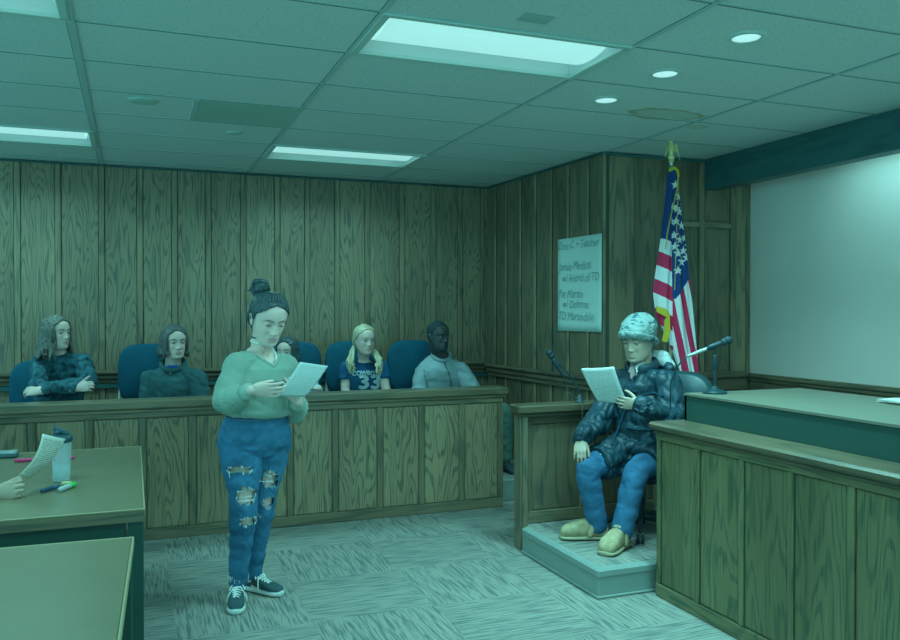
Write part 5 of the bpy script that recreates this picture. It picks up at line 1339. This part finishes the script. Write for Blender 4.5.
# ------------------------------------------------------------------ witness
def clog(root, an, d, zf):
    d = Vector((d[0], d[1], 0)).normalized(); L = d.cross(UP); base = Vector((an[0], an[1], zf)) - d * .07; ln = .295
    KH = cloth('clog_khaki', (.46, .37, .22), var=.25, vs=30, bump=.2, bs=250)
    def ring(s, w, h0, h1, n=22, e=.75):
        c = base + d * (s * ln); r = []
        for j in range(n):
            q = 2 * math.pi * j / n; ca, sa = math.cos(q), math.sin(q); r.append(c + L * (w * math.copysign(abs(ca) ** e, ca)) + UP * ((h0 + h1) / 2 + (h1 - h0) / 2 * math.copysign(abs(sa) ** e, sa)))
        return r
    W = [(.0, .02), (.03, .032), (.12, .038), (.3, .039), (.5, .045), (.7, .054), (.85, .056), (.95, .049), (1.0, .030)]
    mb = MB(); mb.loft([ring(s, w + .004, .001, .026) for s, w in W]); mb.build('sole', mat('clog_sole', (.42, .38, .24), .7), root, smooth=True)
    hh = [.07, .085, .08, .105, .128, .108, .090, .074, .052]
    mb = MB(); mb.loft([ring(s * .985 + .005, w, .015, h) for (s, w), h in zip(W, hh)]); mb.build('upper', KH, root, smooth=True)
    mb = MB(); c = base + d * (.40 * ln); pts = []
    for i in range(17):
        a = math.pi * i / 16; pts.append(c + L * (.052 * math.cos(a)) + UP * (.035 + .100 * math.sin(a)) - d * (.03 * math.sin(a)))
    mb.tube(pts, [(.017, .010)] * 17, seg=10, side=d); mb.build('strap', KH, root, smooth=True)
    mb = MB(); pts = []
    for i in range(25):
        a = 2 * math.pi * i / 24; pts.append(base + d * (.24 * ln + .048 * math.cos(a)) + L * (.038 * math.sin(a)) + UP * (.112 + .018 * math.cos(a)))
    mb.tube(pts, .013, seg=8, dome=False); mb.build('fleece_collar', cloth('fleece', (.50, .46, .30), bump=.9, bs=180), root, smooth=True)
def witness():
    F = (-RIGHT * .716 - FWD * .70).normalized()
    H = Head(Dp(638, 340, 5.16), -RIGHT * .66 - FWD * .72 - UP * .22, 1.16)
    root = thing('person', 'seated person in a dark parka and patterned beanie reading at the witness box', 'person', (2.9, 4.3, PZ))
    S_ = dict(head=H, F=F, Fh=(-.92, -.39, 0), hip=(3.05, 4.37, .70), neck=Dp(642, 368, 5.20), vox=.0032, widths=(.17, .16, .17, .18), depth=.115, neck_r=.060, jaw=1.10, nose=.85, lid=.85,
              shR=Dp(617, 385, 5.33), elR=Dp(600, 420, 5.22), wrR=Dp(581, 438, 4.98), shL=Dp(666, 385, 5.05), elL=Dp(676, 424, 4.93), wrL=Dp(640, 405, 4.80),
              hpR=(3.02, 4.47, .665), knR=(2.555, 4.30, .60), anR=(2.64, 4.32, .25), ftR=(-.85, .40, 0), hpL=(3.09, 4.27, .665), knL=(2.79, 4.13, .60), anL=(2.685, 4.12, .25), ftL=(-.82, -.50, 0),
              handR=dict(D=-UP * .78 - RIGHT * .12 - FWD * .45, N=FWD * .9 + RIGHT * .25 - UP * .2, thumb_side=1, curl=(.35, .35, .3), spread=.03, thumb=(.8, .45, .2)),
              handL=dict(D=-RIGHT * .92 + UP * .12 + FWD * .02, N=FWD * .9 + UP * .2, thumb_side=-1, curl=(.35, .55, .45), spread=.03, thumb=(.55, .55, .5), s=.96),
              skin=SKIN2, lip=LIP2, brow=HAIR_BLACK, leg=1.05, browth=.0018)
    P = person(root, S_)
    trousers(root, S_, DENIM2, r=(.112, .096, .074, .070, .064), fr=1.0, vox=.005, amp=.0045, seed=21, wl=.09, hips=(.185, .13), top=.05)
    COAT = cloth('navy_nylon', (.008, .044, .064), var=.2, vs=8, bump=.6, bs=28, rough=.5, spec=.45)
    prof = [(-.10, .20, .155, .02), (.0, .215, .17, .01), (.2, .215, .165, 0), (.45, .21, .16, 0), (.65, .205, .16, 0), (.8, .198, .145, 0), (.9, .16, .115, -.01), (.97, .10, .09, -.01), (1.02, .085, .08, 0)]
    def skirt(mb):
        for q in ('R', 'L'):
            a, b = Vector(S_['hp' + q]), Vector(S_['kn' + q]); t = .68 if q == 'L' else .80
            mb.tube([a, lerp(a, b, .3) + UP * .008, lerp(a, b, t)], [.125, .128, .108], seg=20, dome=False)
        # front hem flap hanging between the knees
        a = lerp(S_['hpR'], S_['knR'], .45); b = lerp(S_['hpL'], S_['knL'], .35); m_ = (a + b) / 2
        mb.tube([m_ + UP * .06, m_ - UP * .02 - RIGHT * .03, m_ - UP * .09 - RIGHT * .06 - FWD * .06], [(.09, .05), (.085, .04), (.05, .02)], seg=14)
    coat, (cv, cf) = top_garment(root, S_, 'parka', COAT, prof, ((.092, .088, .082, .074, .058), .93), vox=.0055, amp=.013, seed=5, wl=.085, parts=skirt, smooth_it=2)
    bv = BVHTree.FromPolygons([Vector(p) for p in cv], cf)
    def fr(px, py, off=.004):
        o = Dp(px, py, 3.9); d = (Dp(px, py, 6) - o).normalized(); h = bv.ray_cast(o, d, 3); return (h[0] - d * off) if h[0] is not None else None
    def line(pts, r, m, nm, seg=6):
        q = [fr(*p) for p in pts]; q = [x for x in q if x is not None]
        if len(q) > 1: mb = MB(); mb.tube(q, r, seg=seg); return mb.build(nm, m, coat, smooth=True)
    DKC = cloth('navy_trim', (.012, .05, .075), rough=.5)
    line([(634, 374), (631, 390), (627, 405), (620, 425), (612, 445)], .008, DKC, 'zip_placket')
    line([(618, 391), (626, 389), (636, 392)], .007, DKC, 'pocket_flap'); line([(644, 395), (654, 393), (663, 396)], .007, DKC, 'pocket_flap')
    line([(628, 428), (640, 430), (652, 430), (660, 426)], .010, DKC, 'pocket_flap')
    # stand-up collar open at the throat, and the hood with pale lining
    nb = Vector(S_['neck']); L = UP.cross(F); mb = MB()
    pts = []
    for i in range(25):
        a = math.radians(-245 + 310 * i / 24 + 0); a = math.radians(118 + 304 * i / 24); pts.append(nb + L * (.090 * math.cos(a)) + F * (.086 * math.sin(a)) + UP * (.010 - .030 * math.sin(a)))
    mb.tube(pts, [(.020, .040)] * 25, seg=12, side=L); mb.build('collar', COAT, coat, smooth=True)
    LIN = cloth('pale_fleece_lining', (.50, .56, .54), bump=.9, bs=150)
    mb = MB(); hc = nb - F * .11 + UP * .045 + L * .035
    mb.tube([hc + L * -.10 - UP * .02, hc - L * .03 + UP * .022, hc + L * .055 + UP * .012, hc + L * .095 - UP * .03], [(.035, .04), (.05, .052), (.052, .052), (.035, .035)], seg=16); v, n, f = remesh(mb, .006, 3); v = v + n * ridges(v, 8, .005, .06)[:, None]
    add_arrays(v, f).build('hood_lining', LIN, coat, smooth=True)
    mb = MB(); mb.tube([hc + L * -.12 - UP * .045 - F * .02, hc - L * .03 - UP * .015 - F * .035, hc + L * .07 - UP * .025 - F * .02, hc + L * .115 - UP * .055 + F * .03], [(.045, .04), (.066, .055), (.062, .055), (.035, .03)], seg=16); v, n, f = remesh(mb, .006, 2); v = v + n * ridges(v, 9, .010, .08)[:, None]
    add_arrays(v, f).build('hood', COAT, coat, smooth=True)
    SH = mat('pale_shirt', (.62, .70, .68), .7)
    mb = MB()
    for sd in (-1, 1): mb.tube([nb + F * .05 + L * sd * .045 + UP * .045, nb + F * .088 + L * sd * .022 + UP * .005, nb + F * .105 + L * sd * .030 - UP * .022], [(.012, .004), (.018, .004), (.004, .003)], seg=8)
    mb.build('shirt_collar', SH, root, smooth=True)
    mb = MB(); mb.tube([nb + F * .082 + UP * .02, nb + F * .10 - UP * .02, nb + F * .115 - UP * .06], [(.02, .008), (.026, .008), (.012, .006)], seg=10); mb.build('undershirt', mat('rose_top', (.42, .30, .30), .8), root, smooth=True)
    # snap, sleeve print, buckle
    for px, py in ((636.5, 374.5), (601, 455)):
        p = fr(px, py, .001)
        if p is not None: mb = MB(); mb.ball(p, .0075, nu=12, nv=8); mb.build('snap', M_PALE_METAL, coat, smooth=True)
    PR = mat('pale_print', (.12, .22, .25), .7)
    for i, (px, py) in enumerate([(636, 398), (641, 396), (645, 399), (639, 404), (644, 405), (649, 403), (637, 410), (643, 411), (647, 408), (652, 409)]):
        q = [fr(px - 2, py - 1 + (i % 3), .002), fr(px, py + (i % 2) * 1.5 - .7, .003), fr(px + 2, py + 1 - (i % 2) * 2, .002)]
        if all(x is not None for x in q): mb = MB(); mb.tube(q, .0022, seg=5); mb.build('sleeve_print', PR, coat)
    q = [fr(*p) for p in ((635, 427), (639, 427), (638, 432), (636, 432), (635, 427))]
    if all(x is not None for x in q): mb = MB(); mb.tube(q, .003, seg=6); mb.build('buckle', PR, coat)
    # beanie
    BM = bpy.data.materials.new('patterned_knit'); BM.use_nodes = True; nt = BM.node_tree; b = nt.nodes['Principled BSDF']; LK = nt.links.new
    tc = nd(nt, 'TexCoord'); n1 = nd(nt, 'TexNoise'); n1.inputs['Scale'].default_value = 26; n1.inputs['Detail'].default_value = 1.5; n1.inputs['Distortion'].default_value = 1.2
    mu = nd(nt, 'VectorMath', operation='MULTIPLY'); mu.inputs[1].default_value = (.7, .7, 1.5); LK(tc.outputs['Object'], mu.inputs[0]); LK(mu.outputs[0], n1.inputs['Vector'])
    cr = nd(nt, 'ValToRGB'); e = cr.color_ramp.elements; e[0].position = .37; e[0].color = (.05, .13, .17, 1); e[1].position = .43; e[1].color = (.25, .35, .33, 1); LK(n1.outputs['Fac'], cr.inputs[0]); LK(cr.outputs[0], b.inputs['Base Color']); b.inputs['Roughness'].default_value = .9
    w = nd(nt, 'TexWave'); w.inputs['Scale'].default_value = 60; LK(tc.outputs['Object'], w.inputs['Vector']); bp = nd(nt, 'Bump'); bp.inputs['Strength'].default_value = .4; bp.inputs['Distance'].default_value = .003; LK(w.outputs['Fac'], bp.inputs['Height']); LK(bp.outputs[0], b.inputs['Normal'])
    mb = MB(); hair_cap(mb, H, lambda x, y, z: z > .050 - .5 * (.085 - y), off=lambda P_: .013 + .022 * np.clip(P_[:, 2] / .11, 0, 1) * np.clip(.6 - P_[:, 1] / .1, 0, 1.4))
    mb.tube([H.P(-.03, -.03, .085), H.P(.0, -.04, .095), H.P(.03, -.03, .085)], .035 * H.k, seg=14)
    v, n, f = remesh(mb, .0045, 4); v = v + n * ridges(v, 31, .004, .05)[:, None]; bo = add_arrays(v, f).build('beanie', BM, root, smooth=True)
    mb = MB(); pts = []
    for i in range(41):
        a = 2 * math.pi * i / 40; y = .104 * math.cos(a) - .004; pts.append(H.P(.089 * math.sin(a), y, .054 - .50 * (.1 - y) ))
    mb.tube(pts, [(.011 * H.k, .021 * H.k)] * 41, seg=12, side=H.F, dome=False)
    v, n, f = remesh(mb, .004, 2); v = v + n * ridges(v, 33, .003, .03)[:, None]; add_arrays(v, f).build('beanie_fold', BM, bo, smooth=True)
    mb = MB()
    for sd in (-1, 1):
        mb.tube([H.P(sd * .080, -.002, .02), H.P(sd * .081, .0, .0), H.P(sd * .079, -.004, -.02)], [.004, .0045, .002], seg=6)
    mb.build('hair', HAIR_BLACK, root, smooth=True)
    clog(root, S_['anR'], S_['ftR'], PZ + .002); clog(root, S_['anL'], S_['ftL'], PZ + .002)
    sheet('held_pages', [Dp(598, 401, 4.90), Dp(628, 404, 4.825), Dp(613, 367.5, 4.74), Dp(581, 369, 4.86)], paper_mat('witness_page', .216, .279, 22, base=(.70, .76, .72), ink=(.40, .46, .44)), 'white printed pages held by the seated person in the beanie', 'pages', sheets=3, bow=.012, fan=.004)
witness()
# ------------------------------------------------------------------ jurors
def seat_body(cx, neck, F, headc, HF, hk=1.0, sh=None, el=None, wr=None, half=.17, hipY=6.80, **kw):
    F = Vector(F).normalized(); L = UP.cross(F); neck = Vector(neck)
    hip = Vector((cx, hipY, .70)); hips = Vector((0, -1, 0)); d = {}
    d.update(head=Head(headc, HF, hk), F=F, Fh=hips, hip=hip, neck=neck)
    for q, s in (('R', -1), ('L', 1)):
        d['sh' + q] = (sh or {}).get(q) or neck + L * (s * half) - UP * .055
        d['el' + q] = (el or {}).get(q) or Vector(d['sh' + q]) + L * (s * .04) - UP * .27 + F * .06
        d['wr' + q] = (wr or {}).get(q) or Vector((cx + s * .08, 6.48, .78))
        d['hp' + q] = Vector((cx + s * .09, hipY, .685)); d['kn' + q] = Vector((cx + s * .12, hipY - .44, .665)); d['an' + q] = Vector((cx + s * .12, hipY - .43, .255)); d['ft' + q] = Vector((0, -1, 0))
    for q, s, in (('R', 1), ('L', -1)):
        if not (wr or {}).get(q): d['hand' + q] = dict(D=(-s * -.3, -1, -.15), N=(0, 0, -1), thumb_side=s)
    d.update(kw); return d
def plain_shoes(root, S_, m):
    for q in ('R', 'L'):
        a = Vector(S_['an' + q]); d = Vector((0, -1, 0)); z = a.z - .094
        b = Vector((a.x, a.y, z)); mb = MB(); X = Vector((1, 0, 0))
        def ring(s, w, h):
            c = b + d * (s - .06); return [c + X * (w * math.cos(t)) + UP * (h / 2 + h / 2 * math.sin(t)) for t in np.linspace(0, 2 * math.pi, 16, endpoint=False)]
        mb.loft([ring(0, .02, .07), ring(.02, .034, .095), ring(.08, .036, .10), ring(.14, .042, .075), ring(.20, .044, .06), ring(.24, .034, .045), ring(.262, .012, .03)]); mb.build('shoe', m, root, smooth=True)
SHOE = mat('dark_shoe', (.04, .07, .08), .6); TROU = cloth('dark_trousers', (.05, .10, .12)); TROUG = cloth('olive_trousers', (.12, .24, .20))
def juror(label, S_, top, sleeve=((.068, .062, .056, .052, .036), .9), prof=None, amp=.011, seed=2, trou=TROU, wl=.10, name='shirt', vox=.0065, parts=None, cutf=None, ofs=0):
    root = thing('person', label, 'person', (S_['hip'][0], S_['hip'][1] - .2, .16)); S_.setdefault('vox', .0042)
    P = person(root, S_)
    trousers(root, S_, trou, r=(.10, .088, .070, .066, .055), fr=.95, vox=.009, amp=.005, seed=seed, hips=(.17, .125), name='trousers', top=.08); plain_shoes(root, S_, SHOE)
    prof = prof or [(-.05, .175, .135, 0), (.1, .175, .135, 0), (.4, .17, .13, 0), (.65, .178, .135, 0), (.8, .178, .122, 0), (.9, .14, .095, -.006), (.96, .09, .075, -.008), (1.0, .068, .06, 0)]
    g, (v, f) = top_garment(root, S_, name, top, prof, sleeve, vox=vox, amp=amp, seed=seed, wl=wl, parts=parts, cutf=cutf)
    return root, P, g, BVHTree.FromPolygons([Vector(p) for p in v], f)
def on(bv, px, py, off=.004):
    o = Dp(px, py, 4.5); d = (Dp(px, py, 8) - o).normalized(); h = bv.ray_cast(o, d, 5); return (h[0] - d * off) if h[0] is not None else None
def lines(bv, parent, m, nm, sets, r=.004):
    mb = MB()
    for s in sets:
        q = [on(bv, *p) for p in s]; q = [x for x in q if x is not None]
        if len(q) > 1: mb.tube(q, r, seg=6)
    if mb.v: mb.build(nm, m, parent, smooth=True)
# leftmost: woman with shoulder-length hair, arms folded on the rail
def juror_left():
    n = A(59, 354, 6.62)
    S_ = seat_body(n.x - .02, n, RIGHT * .25 - FWD, A(56.5, 333, 6.58), RIGHT * .92 - FWD * .40 + UP * .02, 1.06,
        sh=dict(R=A(39, 364, 6.62), L=A(82, 362, 6.58)), el=dict(R=A(38, 388, 6.42), L=A(90, 383, 6.42)), wr=dict(R=A(76, 388.5, 6.28), L=A(42, 391.5, 6.31)),
        handR=dict(D=RIGHT * .95 + UP * .18, N=FWD * .8 - UP * .2, thumb_side=1, curl=(.7, 1.0, .7), thumb=(.8, .6, 0), tcurl=.1, s=.92), handL=dict(D=-RIGHT * .95 + UP * .02, N=FWD * .6 - UP * .5, thumb_side=-1, curl=(.35, .6, .5)),
        skin=SKIN, lip=LIP2, brow=HAIR_BROWN, jaw=.98, lid=.45, arm=.95)
    m = cloth('tie_dye_teal', (.035, .115, .145), var=.8, vs=26)
    root, P, g, bv = juror('juror with shoulder length brown hair and folded arms, leftmost of the seated row', S_, m, ((.066, .062, .056, .052, .036), .93), amp=.014, seed=4, name='sweatshirt', vox=.006)
    hanging_hair(S_['head'], root, HAIR_BROWN, 24, .115, .30, 5, part=.02, rad=.0075)
    neckband(root, S_, m, n + UP * .012, S_['F'], .066, .062, .010, 'neckline', tilt=.45)
    mb = MB(); c = Vector(S_['wrR']) - RIGHT * .03; mb.tube([c + UP * (.034 * math.cos(a)) + FWD * (.034 * math.sin(a)) for a in np.linspace(0, 2 * math.pi, 20)], .004, seg=6, dome=False); mb.build('bracelet', mat('bracelet', (.55, .70, .5), .5), root, smooth=True)
juror_left()
# long haired boy in a hooded top
def juror_boy():
    n = A(173, 366, 6.72)
    S_ = seat_body(n.x, n, RIGHT * .25 - FWD, A(174.5, 342.5, 6.66), RIGHT * .58 - FWD * .80 - UP * .02, 1.12, half=.185,
        sh=dict(R=A(152, 379, 6.74), L=A(196, 378, 6.68)), skin=SKIN, lip=LIP2, brow=HAIR_DKBROWN, neck_r=.058, jaw=1.0, lid=.45, browth=.003)
    m = cloth('charcoal_teal_fleece', (.055, .15, .165), var=.08)
    root, P, g, bv = juror('juror with ear length dark hair in a plain hooded top, second from the left', S_, m, ((.078, .074, .066, .06, .045), .9), amp=.014, seed=7, name='hooded_top', wl=.13,
        prof=[(-.05, .19, .15, 0), (.1, .19, .15, 0), (.4, .185, .145, 0), (.65, .19, .145, 0), (.8, .188, .13, 0), (.9, .145, .10, -.006), (.96, .10, .082, -.008), (1.0, .08, .07, 0)])
    neckband(g, S_, m, n + UP * .016, S_['F'], .086, .080, .020, 'hood', tilt=.55)
    mb = MB(); mb.tube([n + S_['F'] * .058 + UP.cross(S_['F']) * q for q in (-.03, 0, .03)], [(.012, .02)] * 3, seg=10); mb.build('undershirt', mat('bright_blue_shirt', (.02, .16, .62), .7), root, smooth=True)
    hanging_hair(S_['head'], root, HAIR_DKBROWN, 20, .035, .10, 6, part=.01, rad=.0085, wave=.009, capkeep=lambda x, y, z: (z > .090 - 9 * x * x and z > .03) or (y < .030 - abs(x) * .1 + max(0, z) * .3 and z > -.04 + y * .4) or (y < -.02 and z > -.09))
juror_boy()
# woman behind the standing woman
def juror_hidden():
    n = A(290, 375, 6.80)
    S_ = seat_body(n.x, n, -FWD - RIGHT * .1, A(287, 352, 6.72), -RIGHT * .25 - FWD + UP * .0, 1.0, skin=SKIN, lip=LIP, brow=HAIR_BLACK, wr=dict(L=A(318, 389, 6.42)), el=dict(L=A(313, 398, 6.66)), handL=dict(D=-RIGHT * .7 + UP * .1, N=-UP, thumb_side=-1))
    root, P, g, bv = juror('dark haired juror in a pale top mostly hidden behind the standing woman', S_, cloth('pale_blue_top', (.50, .66, .68)), amp=.012, seed=9, name='pale_top')
    hanging_hair(S_['head'], root, HAIR_BLACK, 20, .17, .22, 12, part=-.01, rad=.008, wave=.012)
juror_hidden()
# blonde juror with a numbered shirt
def juror_blonde():
    n = A(364, 361, 6.76)
    S_ = seat_body(n.x, n, RIGHT * .22 - FWD, A(364.5, 339.8, 6.70), RIGHT * .52 - FWD * .84 - UP * .05, 1.08, half=.155, skin=SKIN, lip=LIP, brow=HAIR_BLOND, neck_r=.047, jaw=.97, lid=.4,
        el=dict(R=A(345, 392, 6.70), L=A(386, 391, 6.62)), arm=1.0)
    m = cloth('navy_tee', (.015, .10, .20), var=.08)
    root, P, g, bv = juror('blonde juror with two pigtails in a navy shirt numbered 33', S_, m, ((.062, .062, .060), -.45), amp=.008, seed=11, name='tee_shirt', vox=.0055,
        prof=[(-.05, .165, .125, 0), (.1, .165, .125, 0), (.4, .155, .12, 0), (.65, .165, .13, 0), (.8, .165, .118, 0), (.9, .13, .09, -.006), (.96, .085, .07, -.008), (.99, .066, .056, 0)])
    neckband(root, S_, m, n + UP * .006, S_['F'], .062, .056, .006, 'neckline', tilt=.5)
    ink = mat('shirt_lettering', (.52, .68, .72), .7)
    def stamp(txt, size, cx, cy, nm, bold=.0, arch=0, wscale=1):
        vs, fs = text_mesh(txt, size, 0)
        bmx = max(p.x for p in vs); k = S_['F'].dot(FWD); d_ = 6.86; pxm = 818 / d_; mb = MB()
        # triangulate finely so the letters follow the cloth
        me = bpy.data.meshes.new('x'); me.from_pydata([tuple(p) for p in vs], [], fs); bm = bmesh.new(); bm.from_mesh(me); bmesh.ops.triangulate(bm, faces=bm.faces)
        bmesh.ops.subdivide_edges(bm, edges=[e for e in bm.edges if e.calc_length() > .015], cuts=2); bm.verts.ensure_lookup_table(); bm.verts.index_update()
        for dx, dy in ([(0, 0)] + ([(bold, 0), (-bold, 0), (0, bold), (0, -bold)] if bold else [])):
            out = []; ok = True
            for v in bm.verts:
                u = (v.co.x + dx - bmx / 2) * wscale; w = v.co.y + dy - arch * (u * u)
                q = on(bv, cx + u * pxm, cy - w * pxm, .004 + (abs(dx) + abs(dy)) * .05); 
                if q is None: ok = False; break
                out.append(q)
            if ok: mb.add(out, [tuple(v.index for v in f.verts) for f in bm.faces])
        bm.free(); bpy.data.meshes.remove(me)
        if mb.v: mb.build(nm, ink, g)
    stamp('COWBOYS', .052, 366.5, 375, 'shirt_word', .0020, arch=.6, wscale=.92)
    stamp('33', .16, 369, 388.5, 'shirt_number', .007, wscale=1.25)
    # pulled-back hair and two pigtails
    H = S_['head']; mb = MB(); rs = random.Random(3)
    hair_cap(mb, H, lambda x, y, z: (z > .092 - 8 * x * x and z > .03) or (z > 0 and y < .015 + z * .50) or (z > -.045 and z <= 0 and y < -.022) or (z <= -.045 and z > -.085 and y < -.04), off=.006)
    sp = []
    for i in range(12):
        q = i / 11
        for sd in (-1, 1):
            sp.append(dict(p=[('d', sd * .06, .75 - q * 1.5, .95), ('d', sd * (.6), .5 - q * 1.2, .75), ('d', sd * .95, .05 - q * .7, .15), ('p', sd * .078, -.035, -.055)], r=.006, off=.008))
    strands(mb, H, sp)
    hb = mb.build('hair', HAIR_BLOND, root, smooth=True)
    for sd, tx, ty in ((1, 352, 372), (-1, 379, 371)):
        mb = MB(); end = A(tx, ty, 6.56); st = H.P(sd * .078, -.030, -.055); mid = A(tx + (-2 if sd > 0 else 0), ty - 10, 6.60)
        for i in range(22):
            j = lambda a: Vector((rs.uniform(-a, a), rs.uniform(-a, a), rs.uniform(-a, a)))
            mb.tube([st + j(.008), lerp(st, mid, .5) + j(.018) - FWD * .01, mid + j(.026), lerp(mid, end, .6) + j(.030) - FWD * .01, end + j(.03)], [.007, .010, .011, .010, .003], seg=6)
        mb.build('pigtail', HAIR_BLOND, hb, smooth=True)
juror_blonde()
# man in a pale zipped jacket
def juror_man():
    n = A(441, 356, 6.70)
    S_ = seat_body(n.x + .02, n, RIGHT * .28 - FWD, A(438.5, 336.5, 6.66), RIGHT * .62 - FWD * .78, 1.12, half=.19, skin=SKIN3, lip=LIP3, brow=HAIR_BLACK, neck_r=.066, jaw=1.08, lid=.45, nose=1.15,
        sh=dict(R=A(424, 371, 6.72), L=A(460, 370, 6.66)), el=dict(R=A(418, 395, 6.66), L=A(477, 394, 6.56)), wr=dict(R=A(430, 398, 6.42), L=A(468, 398, 6.38)))
    S_['knL'] = A(505, 415, 6.42) + FWD * .0; S_['knL'].z = .70; S_['anL'] = S_['knL'] + Vector((.02, .03, -.445)); S_['hpL'] = S_['hip'] + Vector((.12, 0, 0))
    S_['handR'] = dict(D=-FWD * .6 - UP * .5, N=(0, 0, -1), thumb_side=1); S_['handL'] = dict(D=-FWD * .6 - UP * .5, N=(0, 0, -1), thumb_side=-1)
    m = cloth('pale_grey_jacket', (.34, .44, .47), var=.06, vs=8, bump=.15)
    root, P, g, bv = juror('man in a pale zipped jacket, rightmost of the seated jurors', S_, m, ((.074, .076, .070, .062, .05), .9), amp=.009, seed=17, name='jacket', trou=TROUG, wl=.11,
        prof=[(-.05, .21, .155, 0), (.1, .21, .155, 0), (.4, .205, .15, 0), (.65, .205, .152, 0), (.8, .20, .14, 0), (.9, .155, .11, -.006), (.96, .10, .085, -.008), (1.0, .075, .068, 0)])
    DK = mat('jacket_zip', (.06, .14, .16), .6)
    lines(bv, g, DK, 'zip', [[(443.5, 361), (446, 367), (449, 374), (451, 382), (452, 389)]], .006)
    lines(bv, g, DK, 'shoulder_seam', [[(422, 362), (424, 370), (425, 378), (427, 386)]], .003)
    neckband(g, S_, m, n + UP * .018, S_['F'], .078, .074, .016, 'collar', tilt=.75)
    lines(bv, g, mat('white_trim', (.8, .82, .78), .7), 'collar_trim', [[(430.5, 351), (433, 354), (437, 357), (441, 359.5)]], .005)
    H = S_['head']; mb = MB()
    hair_cap(mb, H, lambda x, y, z: (z > .094 - 8 * x * x and z > .03) or (z > .0 and y < .010 + z * .50) or (z > -.03 and z <= 0 and y < -.02) or (z <= -.03 and z > -.075 and y < -.045), off=.003)
    mb.build('hair', hair_mat('cropped_black_hair', (.008, .03, .036), (.02, .05, .058), .8), root, smooth=True)
    gl = mat('glasses_frame', (.04, .08, .09), .3); mb = MB()
    for sd in (-1, 1):
        c = H.P(sd * .031, .094, .0); mb.tube([c + H.R * (.021 * math.cos(a)) * H.k + H.U * (.0155 * math.sin(a)) * H.k for a in np.linspace(0, 2 * math.pi, 22)], .0014, seg=6, dome=False)
        mb.tube([H.P(sd * .052, .092, .003), H.P(sd * .074, .06, .003), H.P(sd * .080, .0, .0)], .0013, seg=6)
    mb.tube([H.P(-.010, .097, .002), H.P(0, .101, .004), H.P(.010, .097, .002)], .0014, seg=6); mb.build('glasses', gl, root, smooth=True)
juror_man()
# ------------------------------------------------------------------ person at the table (only a hand reaches into the picture)
def reader():
    wr = Dp(-8, 495, 3.47)
    S_ = dict(head=Head((-1.05, 3.98, 1.36), (.9, .1, -.25)), F=Vector((1, 0, 0)), Fh=(1, 0, 0), hip=(-1.30, 3.98, .60), neck=(-1.13, 3.98, 1.13), vox=.0036, skin=SKIN2, lip=LIP2, brow=HAIR_DKBROWN,
              shR=(-1.10, 3.79, 1.06), elR=(-.86, 3.74, .86), wrR=wr, shL=(-1.12, 4.17, 1.06), elL=(-1.0, 4.28, .82), wrL=(-.78, 4.20, .79),
              handR=dict(D=RIGHT * .95 + UP * .22 + FWD * .02, N=FWD * .9 - UP * .1, thumb_side=1, curl=(.8, 1.15, .7), spread=.0, thumb=(.95, .30, .35), tcurl=.05, s=1.0), handL=dict(D=(.9, -.2, 0), N=(0, 0, -1), thumb_side=-1),
              hpR=(-1.28, 3.89, .56), hpL=(-1.28, 4.07, .56), knR=(-.84, 3.86, .54), knL=(-.84, 4.10, .54), anR=(-.86, 3.86, .10), anL=(-.86, 4.10, .10), ftR=(1, 0, 0), ftL=(1, 0, 0), arm=1.0)
    root = thing('person', 'person at the left edge, only a hand holding a page in view', 'person', (-1.2, 3.98, 0))
    person(root, S_)
    trousers(root, S_, TROU, r=(.10, .088, .07, .066, .055), fr=.95, vox=.009, name='trousers', top=.08)
    top_garment(root, S_, 'shirt', cloth('pale_blue_shirt', (.42, .62, .70)), [(-.05, .17, .13, 0), (.4, .17, .13, 0), (.7, .175, .13, 0), (.85, .16, .11, 0), (.96, .085, .07, 0), (1.0, .066, .06, 0)], ((.066, .06, .054, .05, .038), .90), vox=.007, amp=.006)
    for q in ('R', 'L'):
        a = Vector(S_['an' + q]); mb = MB(); X = Vector((0, 1, 0)); d = Vector((1, 0, 0)); b = Vector((a.x, a.y, .002))
        def ring(s, w, h): return [b + d * (s - .06) + X * (w * math.cos(t)) + UP * (h / 2 + h / 2 * math.sin(t)) for t in np.linspace(0, 2 * math.pi, 16, endpoint=False)]
        mb.loft([ring(0, .02, .07), ring(.02, .034, .095), ring(.08, .036, .10), ring(.14, .042, .075), ring(.20, .044, .06), ring(.24, .034, .045), ring(.262, .012, .03)]); mb.build('shoe', SHOE, root, smooth=True)
    mb = MB(); hair_cap(mb, S_['head'], lambda x, y, z: z > .078 or (z > -.03 and y < .02 + z * .6) or (z > -.08 and y < -.04), off=.01); mb.build('hair', HAIR_DKBROWN, root, smooth=True)
    sheet('held_page', [Dp(17.5, 476, 3.50), Dp(28, 479, 3.62), Dp(65, 439, 3.76), Dp(42, 434, 3.58)], paper_mat('reader_page', .216, .279, 22), 'printed page held up over the table at the left edge', 'page', sheets=1, bow=.02)
    juror_chair(-1.36, 3.98, 0, (1, 0), 'blue fabric chair of the person beside the table, outside the picture', topz=1.0)
reader()
